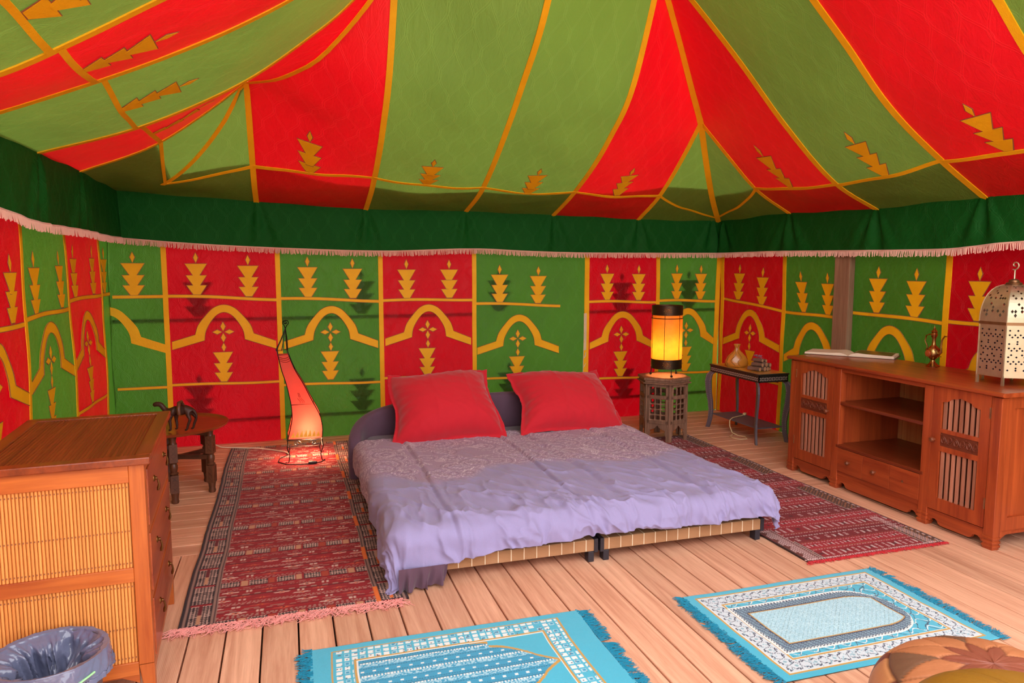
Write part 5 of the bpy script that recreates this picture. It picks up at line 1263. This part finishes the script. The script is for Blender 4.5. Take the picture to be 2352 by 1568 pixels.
def prayer_two(A, B, W, L):   # left rug: square-petal border, striped field under a lobed gold arch pointing +u
    C = np.ones(A.shape+(3,))*BL
    def put(m, c): C[m] = c
    d = np.minimum(np.minimum(A-0.04, W-A-0.07), np.minimum(B, L-B)); b1, b2 = 0.035, 0.13
    put((d > b1) & (d < b1+0.008), GD); bd = (d > b1+0.010) & (d < b2-0.012); put(bd, BL)
    gx = np.mod(A, 0.030)/0.030; gy = np.mod(B, 0.030)/0.030
    sq = (np.abs(gx-0.5) < 0.36) & (np.abs(gy-0.5) < 0.36); put(bd & sq & (hash2(np.floor(A/0.030), np.floor(B/0.030)) > 0.12), WH_)
    big = (np.mod(np.floor(A/0.030)+np.floor(B/0.030)*2, 4) == 0); put(bd & sq & big, LB); put(bd & big & (np.abs(gx-0.5) < 0.22) & (np.abs(gy-0.5) < 0.22), BL2)
    put(bd & sq & (hash2(np.floor(A/0.006), np.floor(B/0.006), 4) > 0.93), c3(90, 84, 110))
    put((d > b2-0.010) & (d < b2), GD); put((d > b2) & (d < b2+0.004), WH_)
    inn = d > b2+0.004; put(inn, BL); cy = L/2; xa = W-0.20; hw = (L-2*b2)/2-0.004
    t = np.clip((A-(xa-0.30))/0.30, 0, 1); prof = hw*np.where(t < 0.25, 1-0.10*(t/0.25)**2-0.12*(t > 0.2), np.where(t < 0.7, 0.78-0.42*((t-0.25)/0.45)**1.6, np.clip(0.36-0.36*((t-0.7)/0.3)**0.8, 0, 1)))
    nin = inn & (np.abs(B-cy) < prof) & (A < xa); gd = inn & (np.abs(np.abs(B-cy)-prof) < 0.008) & (A > xa-0.31) & (A < xa+0.006); put(nin, BL2)
    rowi = np.floor(B/0.011); s = np.mod(B, 0.011)/0.011; k = np.mod(rowi, 8)
    put(nin & (k == 0) & (np.mod(A, 0.012) < 0.007), WH_); put(nin & ((k == 2) | (k == 5)) & (s < 0.5) & (np.mod(A, 0.010) < 0.006), DK); put(nin & (k == 3) & (np.mod(A, 0.045) < 0.013), WH_)
    put(nin & ((k == 6) | (k == 7)) & (hash2(np.floor(A/0.006), np.floor(B/0.005), 3) > 0.45), LB); put(nin & (k == 1) & (s < 0.45), DK); put(gd, GD)
    return C
M_tealf = m_plain('teal_fringe', lin((28, 122, 152)), 0.95, 0.1, sheen=0.3)
r1, X, Y, Z = rug('prayer_rug', 1.675, 2.715, 2.035, 2.735, 0.0031, prayer_one, M_pray, 'pale blue prayer rug with navy vine border and arched field, nearer the sideboard', 0.005, 0.005, 0, 11)
tassels(r1, -0.35, 0.35, -0.515, -1, M_tealf, 62, 0.060, 0.004, axis='y', wild=0.5, bunch=5, curl=0.012)
tassels(r1, -0.35, 0.35, 0.515, 1, M_tealf, 62, 0.060, 0.004, axis='y', wild=0.5, bunch=5, curl=0.012)
r2, X, Y, Z = rug('prayer_rug', 0.045, 1.165, 2.075, 2.770, 0.0031, prayer_two, M_pray, 'turquoise prayer rug with white square border and gold lobed arch, nearest the camera', 0.005, 0.005, math.radians(-0.6), 13)
tassels(r2, -0.34, 0.34, -0.555, -1, M_tealf, 60, 0.060, 0.004, axis='y', wild=0.5, bunch=5, curl=0.012)
tassels(r2, -0.34, 0.34, 0.555, 1, M_tealf, 60, 0.060, 0.004, axis='y', wild=0.5, bunch=5, curl=0.012)
# ================================================================ SMALL THINGS
# ---- waste bin with its liner
M_bin = m_plain('grey_bin_plastic', lin((96, 92, 104)), 0.4, 0.4); M_liner = m_plain('blue_grey_bin_liner', lin((104, 108, 136)), 0.14, 0.7, var=0.25, nscale=8, bump=0.5, bscale=22, bdist=0.01)
M_tie = m_plain('pale_green_tie', lin((150, 205, 150)), 0.5, 0.4)
bn = empty('waste_bin', (-0.725, 2.405, 0)); tag(bn, 'grey waste bin with a crumpled blue-grey liner in front of the chest of drawers', 'bin')
RB, HB = 0.152, 0.325
MB().lathe([(0.0, 0.0), (0.112, 0.0), (0.118, 0.006), (RB-0.004, HB-0.008), (RB, HB), (RB-0.006, HB), (0.112, 0.010), (0, 0.008)], 40, cap=False).build('bucket', M_bin, bn, smooth=0.7)
na, ns = 200, 90; th, s = np.meshgrid(np.linspace(0, 2*PI, na), np.linspace(0, 1, ns), indexing='ij')
rp = np.interp(s, [0, 0.12, 0.62, 0.72, 0.76, 0.80, 1.0], [0.02, 0.095, RB-0.012, RB-0.001, RB+0.005, RB+0.006, RB+0.007]); zp = np.interp(s, [0, 0.12, 0.62, 0.72, 0.76, 0.80, 1.0], [0.02, 0.03, HB-0.02, HB+0.004, HB+0.006, HB-0.004, HB-0.075])
tn = np.stack([np.cos(th)*2.5, np.sin(th)*2.5], -1); cr = (1-np.abs(2*fbm(tn[..., 0]*1.3+s*1.5+20, tn[..., 1]*1.3+s*3+20, 71, 5)-1))**3*1.3
amp = np.interp(s, [0, 0.3, 0.6, 0.70, 0.78, 1.0], [0.01, 0.05, 0.045, 0.008, 0.004, 0.014]); rp = rp-amp*cr*(s < 0.74)+amp*cr*(s >= 0.74); zp = zp+np.where(s > 0.95, 0.014*fbm(tn[..., 0]*3, tn[..., 1]*3, 75), 0)
lm = grid_mesh('liner', rp*np.cos(th), rp*np.sin(th), zp, M_liner); ln_ = mobj('liner', lm, bn)
MB().tube([((RB+0.014)*math.cos(a), (RB+0.014)*math.sin(a), HB-0.045+0.012*math.sin((a+0.9)*3)) for a in np.linspace(-0.95, -0.55, 8)], 0.0035, 6).build('drawstring', M_tie, bn, smooth=0.9)

# ---- leather poufs
def m_patch(name, cols, seed):
    t = NT(name); a = t.n('Attribute', attribute_name='col'); o = t.coord(); n = t.noise(o, 7, 5, 0.6); n2 = t.noise(o, 120, 2)
    c = t.mix(0.55, a.outputs['Color'], t.mix(n, (0.45, 0.42, 0.40), (1.4, 1.35, 1.3)), 'MULTIPLY')
    return t.done(t.bsdf(c, 0.45, 0.4, 0, t.bump(t.math('ADD', n, t.math('MULTIPLY', n2, 0.3)), 0.25, 0.01)))
M_patch = m_patch('patchwork_leather', None, 0)
def pouf(name, c, R, h, cols, label, star=True, rot=0.0):
    na, nz = 240, 120; th, t = np.meshgrid(np.linspace(0, 2*PI, na), np.linspace(-PI/2, PI/2, nz), indexing='ij')
    e = 2.6; ct = np.abs(np.cos(t))**(2/e); stt = np.sign(np.sin(t))*np.abs(np.sin(t))**(2/e); rr = R*ct; z = h/2+h/2*stt
    a = th+rot; rn = rr/R; k = 10; ph = np.mod(a/(2*PI)*k, 1.0); tri = np.abs(ph-0.5)*2
    top = t > 0.55
    rim = 0.93; bnd = 0.40+0.42*tri                       # star outline on the top
    C = np.ones(th.shape+(3,))*np.array(cols[0]); seam_ = np.zeros(th.shape)
    if star:
        m = top & (rn < bnd); C[m] = cols[1]; m2 = top & (rn >= bnd) & (rn < 0.84); C[m2] = cols[2]
        alt = np.floor(a/(2*PI)*k) % 2 == 0; m3 = m2 & alt; C[m3] = cols[3]
        ins = top & (rn < 0.24+0.2*(1-tri)); C[ins] = cols[4]
        seam_ = np.maximum(seam_, top*np.exp(-((rn-bnd)/0.012)**2)); seam_ = np.maximum(seam_, top*np.exp(-((rn-0.84)/0.012)**2)); seam_ = np.maximum(seam_, top*np.exp(-((rn-(0.24+0.2*(1-tri)))/0.012)**2))
    ring = ~top | (rn >= 0.84) if star else np.ones(th.shape, bool)
    gore = np.mod(a/(2*PI)*10+0.5, 1.0)
    if star:
        g = ring & (np.abs(gore-0.5) < 0.13); C[g & (t < 0.95)] = cols[5]; seam_ = np.maximum(seam_, ring*np.exp(-((np.abs(gore-0.5)-0.13)/0.012)**2))
    else:
        gore = np.mod(a/(2*PI)*8, 1.0); seam_ = np.maximum(seam_, np.exp(-((np.abs(gore-0.5)-0.5)/0.012)**2))
    wr = 0.008*(fbm(np.cos(a)*3+z*6+10, np.sin(a)*3+z*4+10, 61)-0.5); dd = -0.006*seam_+wr
    rr2 = rr+dd*np.cos(t); z2 = np.maximum(z+dd*np.sin(t), 0.0); C = C*(1-0.35*seam_[..., None])
    me = grid_mesh(name, rr2*np.cos(th), rr2*np.sin(th), z2, M_patch, col=C)
    o = mobj(name, me, None, (*c, 0)); tag(o, label, 'pouf'); return o
pouf('leather_pouf', (1.85, 1.40), 0.31, 0.40, [lin((196, 134, 88)), lin((178, 112, 74)), lin((188, 120, 80)), lin((116, 82, 62)), lin((134, 72, 54)), lin((122, 66, 54))], 'tan and brown patchwork leather pouf with a star top in the foreground', True, 0.35)
pouf('leather_pouf', (1.385, 0.945), 0.30, 0.655, [lin((134, 92, 24))]*6, 'tall olive-brown leather pouf cut off by the bottom right corner of the photo', False)

# ---- pierced metal lantern on the sideboard
M_tin = m_metal('pierced_tin', lin((198, 178, 152)), 0.40, 0.85, 0.25); M_tinb = m_metal('brown_tin_band', lin((140, 104, 74)), 0.4, 0.85)
lt_ = empty('lantern', (3.86, 2.965, 0.85), 0.0); tag(lt_, 'pierced metal lantern with a domed top and curled hook on the sideboard', 'lantern')
RLn = 0.158; hz0, hz1 = 0.045, 0.335
def holed(P, n, m, hole, mat, name, parent, flip=False):
    """sheet P(s,t) cut into cells; cells where hole(i,j) is true keep only their corners, leaving a lozenge opening"""
    mb = MB(); vs = {}
    def vid(s, t):
        k = (round(s*2), round(t*2))
        if k not in vs: vs[k] = len(mb.v); mb.v.append(tuple(P(s/n, t/m)))
        return vs[k]
    for i in range(n):
        for j in range(m):
            if hole(i, j):
                a, b, c, d = vid(i, j), vid(i+1, j), vid(i+1, j+1), vid(i, j+1); e, f, g, h = vid(i+0.5, j), vid(i+1, j+0.5), vid(i+0.5, j+1), vid(i, j+0.5)
                for q in ((a, e, h), (e, b, f), (f, c, g), (g, d, h)): mb.f.append(q); mb.mi.append(0)
            else: mb.f.append((vid(i, j), vid(i+1, j), vid(i+1, j+1), vid(i, j+1))); mb.mi.append(0)
    o = mb.build(name, mat, parent, fix=False); sd = o.modifiers.new('thick', 'SOLIDIFY'); sd.thickness = 0.0012; return o
for k in range(6):
    a0, a1 = math.radians(150+60*k), math.radians(210+60*k)
    A0 = Vector((RLn*math.cos(a0), RLn*math.sin(a0), 0)); A1 = Vector((RLn*math.cos(a1), RLn*math.sin(a1), 0))
    def Pb(s, t, A0=A0, A1=A1): p = A0.lerp(A1, s); return (p.x, p.y, hz0+(hz1-hz0)*t)
    def hb_(i, j): 
        if i < 1 or i > 10 or j < 2 or j > 21: return False
        r_ = j % 6; return (r_ in (0, 1) and i % 2 == j % 2) or (r_ == 3 and i % 3 == 1) or (r_ == 4 and (i+j) % 4 == 0)
    holed(Pb, 12, 24, hb_, M_tin, 'side_panel', lt_)
    def Pd(s, t, A0=A0, A1=A1):
        r = (1-t**1.9*0.80)*1.02; p = A0.lerp(A1, s)*r; return (p.x, p.y, hz1+0.012+0.205*math.sin(t*PI/2)**0.85)
    def hd(i, j): return (1 <= i <= 8 and 1 <= j <= 13) and ((i*j) % 5 == 2 or (j in (2, 6) and i % 2 == 0))
    holed(Pd, 10, 16, hd, M_tin, 'dome_panel', lt_)
    MB().tube([Pd(0, t) for t in np.linspace(0, 1, 9)], 0.0028, 5).tube([Pb(0, 0), Pb(0, 1)], 0.0035, 5).build('edge_rib', M_tin, lt_, smooth=0.9)
    cx = A0*0.96; MB().box(cx.x-0.006, cx.x+0.006, cx.y-0.006, cx.y+0.006, 0.0, hz0+0.01).build('leg', M_tin, lt_)
MB().prism([(1.03*RLn*math.cos(math.radians(150+60*k)), 1.03*RLn*math.sin(math.radians(150+60*k))) for k in range(6)], 'z', hz1-0.002, hz1+0.014).build('band', M_tinb, lt_)
MB().prism([(0.95*RLn*math.cos(math.radians(150+60*k)), 0.95*RLn*math.sin(math.radians(150+60*k))) for k in range(6)], 'z', hz0, hz0+0.003).build('floor_plate', M_tinb, lt_)
zc = hz1+0.212
M_navy = m_plain('dark_blue_core', lin((30, 34, 66)), 0.15, 0.6)
MB().prism([(0.9*RLn*math.cos(math.radians(150+60*k)), 0.9*RLn*math.sin(math.radians(150+60*k))) for k in range(6)], 'z', hz0+0.004, hz1-0.004).build('dark_core', M_navy, lt_)  # solid dark core added inside so the pierced holes read as shade
MB().lathe([(0.052, zc-0.006), (0.050, zc+0.004), (0.038, zc+0.008), (0.040, zc+0.014), (0.026, zc+0.018), (0.026, zc+0.028), (0.010, zc+0.036), (0.0, zc+0.037)], 24).build('cap', M_tinb, lt_, smooth=0.6)
hk = [(0, 0, zc+0.03), (0, 0, zc+0.075)]+[(0, -0.008-(0.026-0.0025*t)*math.cos(t+0.55)+0.022, zc+0.108+(0.028-0.0028*t)*math.sin(-t-0.6+PI*1.0+2*PI*0)*-1) for t in np.linspace(PI*0.55, PI*0.55+6.6, 22)]
hk = [(0, 0, zc+0.03), (0, 0, zc+0.085)]+[(0, -(0.0)+(0.026-0.0030*q)*math.sin(-PI*0.85-q)*-1, zc+0.112+(0.026-0.0030*q)*math.cos(-PI*0.85-q)) for q in np.linspace(0, 7.2, 24)]
MB().tube(hk, 0.0042, 7).build('hook', M_tin, lt_, smooth=0.9)

# ---- ewer
M_ewer = m_metal('tarnished_gilt', lin((176, 138, 86)), 0.28, 1.0, 0.35); M_red = m_plain('amber_stone', lin((170, 80, 40)), 0.2, 0.6)
ew = empty('ewer', (4.02, 3.60, 0.85)); tag(ew, 'small tarnished gilt ewer with spout and curved handle on the sideboard', 'ewer')
MB().lathe([(0.0, 0), (0.040, 0), (0.042, 0.006), (0.028, 0.018), (0.016, 0.030), (0.011, 0.044), (0.018, 0.052), (0.036, 0.068), (0.044, 0.090), (0.040, 0.112), (0.026, 0.130), (0.013, 0.142), (0.010, 0.160), (0.011, 0.188), (0.016, 0.196), (0.018, 0.205), (0.012, 0.206), (0, 0.206)], 28, cap=False).build('body', M_ewer, ew, smooth=0.8)
MB().lathe([(0.019, 0.205), (0.021, 0.212), (0.014, 0.222), (0.020, 0.230), (0.012, 0.240), (0.006, 0.247), (0.008, 0.252), (0.003, 0.260), (0.0, 0.272)], 20, cap=False).build('lid', M_ewer, ew, smooth=0.8)
MB().tube([(0, -0.040, 0.086), (0, -0.058, 0.100), (0, -0.055, 0.140), (0, -0.060, 0.180), (0, -0.078, 0.206), (0, -0.098, 0.206)], [0.009, 0.008, 0.006, 0.005, 0.0045, 0.003], 8).build('spout', M_ewer, ew, smooth=0.9)
MB().tube([(0, 0.036, 0.07), (0, 0.056, 0.085), (0, 0.048, 0.13), (0, 0.068, 0.165), (0, 0.060, 0.200), (0, 0.030, 0.212), (0, 0.014, 0.204)], 0.004, 7).build('handle', M_ewer, ew, smooth=0.9)
md = MB().lathe([(0.0, 0), (0.022, 0.001), (0.022, 0.006), (0.016, 0.007), (0.014, 0.010), (0.0, 0.012)], 18, cap=False).build('medallion', M_red, ew, (-0.040, 0, 0.090), (0, -PI/2, 0), smooth=0.6)
bd = MB()
for k in range(14):
    a = 2*PI*k/14; bd.lathe([(0, -0.004), (0.0038, 0), (0, 0.004)], 6, (0.044*math.cos(a), 0.044*math.sin(a), 0.112 if k % 2 else 0.068), cap=False)
bd.build('beads', M_ewer, ew, smooth=0.9)

# ---- open book
M_page = m_plain('cream_paper', lin((226, 204, 180)), 0.7, 0.3, bump=0.05); M_cov = m_plain('dark_book_cover', lin((92, 54, 36)), 0.5, 0.4)
M_photo = m_plain('brown_photo_page', lin((120, 78, 44)), 0.3, 0.5, var=0.6, nscale=7)
bk = empty('open_book', (3.875, 4.185, 0.85), math.radians(-53)); tag(bk, 'large open book lying on the left end of the sideboard', 'book')
MB().box(-0.31, 0.31, -0.005, 0.255, 0.0, 0.004).build('cover', M_cov, bk)
for s, t0, mm in ((-1, 0.016, 'left'), (1, 0.022, 'right')):
    n = 18; xs = np.linspace(0.0, 0.298, n); zt = t0*(np.minimum(1, (xs/0.05))**0.5)*(1-0.25*(xs/0.298)**2)+0.005+0.004*np.exp(-((xs-0.06)/0.04)**2)
    mb = MB(); vs = []
    for y in (0.0, 0.25):
        vs += [(s*x, y, 0.0045) for x in xs]+[(s*x, y, z) for x, z in zip(xs, zt)]
    fs = []
    for i in range(n-1): fs += [(i, i+1, n+i+1, n+i), (2*n+i, 3*n+i, 3*n+i+1, 2*n+i+1), (n+i, n+i+1, 3*n+i+1, 3*n+i)]
    fs.append((n-1, 3*n-1, 4*n-1, 2*n-1)); mb.add(vs, fs); blk = mb.build('page_block', M_page, bk, smooth=0.7)
    if s > 0:
        v2 = [(x, y, z+0.0006) for y in (0.012, 0.24) for x, z in zip(xs[2:-1], zt[2:-1])]; q = n-3
        MB().add(v2, [(i, i+1, q+i+1, q+i) for i in range(q-1)]).build('printed_picture', M_photo, blk)

# ---- vase and driftwood on the console table
M_vase = m_plain('ochre_glazed_vase', lin((190, 124, 46)), 0.18, 0.6, var=0.15, nscale=6); M_vcr = m_plain('brown_crackle', lin((110, 62, 26)), 0.3, 0.5)
vs_ = empty('vase', (3.86, 5.50, 0.6025), math.radians(-25)); tag(vs_, 'ochre glazed flat vase with a flared neck on the console table', 'vase')
vp = [(0.0, 0), (0.080, 0.0), (0.096, 0.008), (0.102, 0.030), (0.098, 0.060), (0.080, 0.095), (0.048, 0.128), (0.026, 0.150), (0.020, 0.168), (0.022, 0.186), (0.032, 0.205), (0.028, 0.206), (0.018, 0.186), (0.0, 0.17)]
vb_ = MB().lathe(vp, 40, cap=False, sy=0.52).build('body', M_vase, vs_, smooth=0.9)
cr_ = MB(); fr_ = hermite([(z, r) for r, z in vp[2:11]])
for k, x0 in enumerate((-0.10, -0.04, 0.02)):
    pts = []
    for z in np.linspace(0.012, 0.19, 12):
        r = float(fr_(z)); x = np.clip(x0+0.02*math.sin(z*60+k), -0.9*0.1, 0.09)*r/0.1; pts.append((x, -0.52*math.sqrt(max(r*r-x*x, 0))-0.0008, z))
    cr_.tube(pts, 0.0016, 4)
cr_.build('crackle_lines', M_vcr, vb_)
M_bark = m_plain('grey_bark', lin((118, 92, 80)), 0.9, 0.2, var=0.35, bump=0.6, bscale=30, bdist=0.01); M_cut = m_plain('cut_wood_end', lin((196, 150, 116)), 0.8, 0.2); M_lav = m_plain('dried_mauve_flowers', lin((150, 116, 140)), 0.9, 0.2)
dw = empty('wood_bundle', (3.905, 5.235, 0.6025), math.radians(20)); tag(dw, 'small bundle of cut grey-brown sticks with dried mauve flowers on the console table', 'bundle')
for i, (x, z, r, L) in enumerate(((-0.055, 0.019, 0.019, 0.11), (-0.015, 0.022, 0.022, 0.13), (0.028, 0.020, 0.020, 0.12), (0.065, 0.018, 0.018, 0.10), (-0.035, 0.055, 0.018, 0.10), (0.008, 0.058, 0.021, 0.12), (0.048, 0.052, 0.018, 0.13), (-0.012, 0.090, 0.016, 0.09), (0.03, 0.088, 0.014, 0.11))):
    y0 = -L/2+random.uniform(-0.015, 0.015); dz_ = random.uniform(-0.002, 0.004); dx_ = random.uniform(-0.012, 0.012)
    stk = MB().tube([(x+dx_*(t-0.5), y0+L*t, z+dz_*t) for t in np.linspace(0, 1, 6)], [r*random.uniform(0.9, 1.02) for _ in range(6)], 12).build('stick', M_bark, dw, smooth=0.7)
    MB().lathe([(r*0.86, 0), (r*0.82, 0.0015), (0, 0.002)], 12).build('cut_end', M_cut, stk, (x-dx_*0.5, y0-0.0002, z), (PI/2, 0, 0))
for i in range(9):
    p = Vector((random.uniform(0.0, 0.07), random.uniform(-0.02, 0.07), 0.10)); mbf = MB().tube([p, p+Vector((random.uniform(-0.02, 0.02), random.uniform(0, 0.03), 0.018))], 0.0015, 4)
    e = p+Vector((random.uniform(-0.02, 0.02), random.uniform(0, 0.03), 0.022)); mbf.lathe([(0, -0.008), (0.007, -0.002), (0.008, 0.004), (0, 0.009)], 7, tuple(e), cap=False); mbf.build('dried_flower', M_lav, dw, smooth=0.8)

# ---- loose white flex with a plug hanging off the console table's shelf
M_flex = m_plain('ivory_flex', lin((222, 196, 150)), 0.5, 0.4)
fx = MB().tube([(3.995, 5.55, 0.146), (3.95, 5.53, 0.142), (3.88, 5.50, 0.143), (3.815, 5.47, 0.143), (3.765, 5.44, 0.13), (3.757, 5.425, 0.08), (3.768, 5.40, 0.025), (3.80, 5.36, 0.006), (3.83, 5.29, 0.006), (3.80, 5.23, 0.006), (3.74, 5.23, 0.006), (3.705, 5.29, 0.006), (3.72, 5.36, 0.007), (3.76, 5.385, 0.012)], 0.0045, 7).build('flex_with_plug', M_flex, smooth=0.9)
tag(fx, 'ivory flex trailing from the console table shelf to the floor', 'cable')
MB().lathe([(0.0, 0), (0.012, 0.002), (0.015, 0.014), (0.012, 0.026), (0.006, 0.03), (0, 0.03)], 10, cap=False).tube([(0.006, 0, 0.03), (0.006, 0, 0.05)], 0.002, 5).tube([(-0.006, 0, 0.03), (-0.006, 0, 0.05)], 0.002, 5).build('plug', M_flex, fx, (3.985, 5.545, 0.151), (0, PI/2, 0.35), smooth=0.8)
wf = MB().tube([(-0.02, 5.86, 0.02), (-0.05, 5.93, 0.02), (-0.14, 6.05, 0.012), (-0.25, 6.14, 0.012), (-0.40, 6.20, 0.012), (-0.55, 6.26, 0.014), (-0.60, 6.30, 0.03)], 0.005, 7).build('white_flex', M_cordw, smooth=0.9)
tag(wf, 'white cable running from the floor lamp along the foot of the red wall', 'cable')
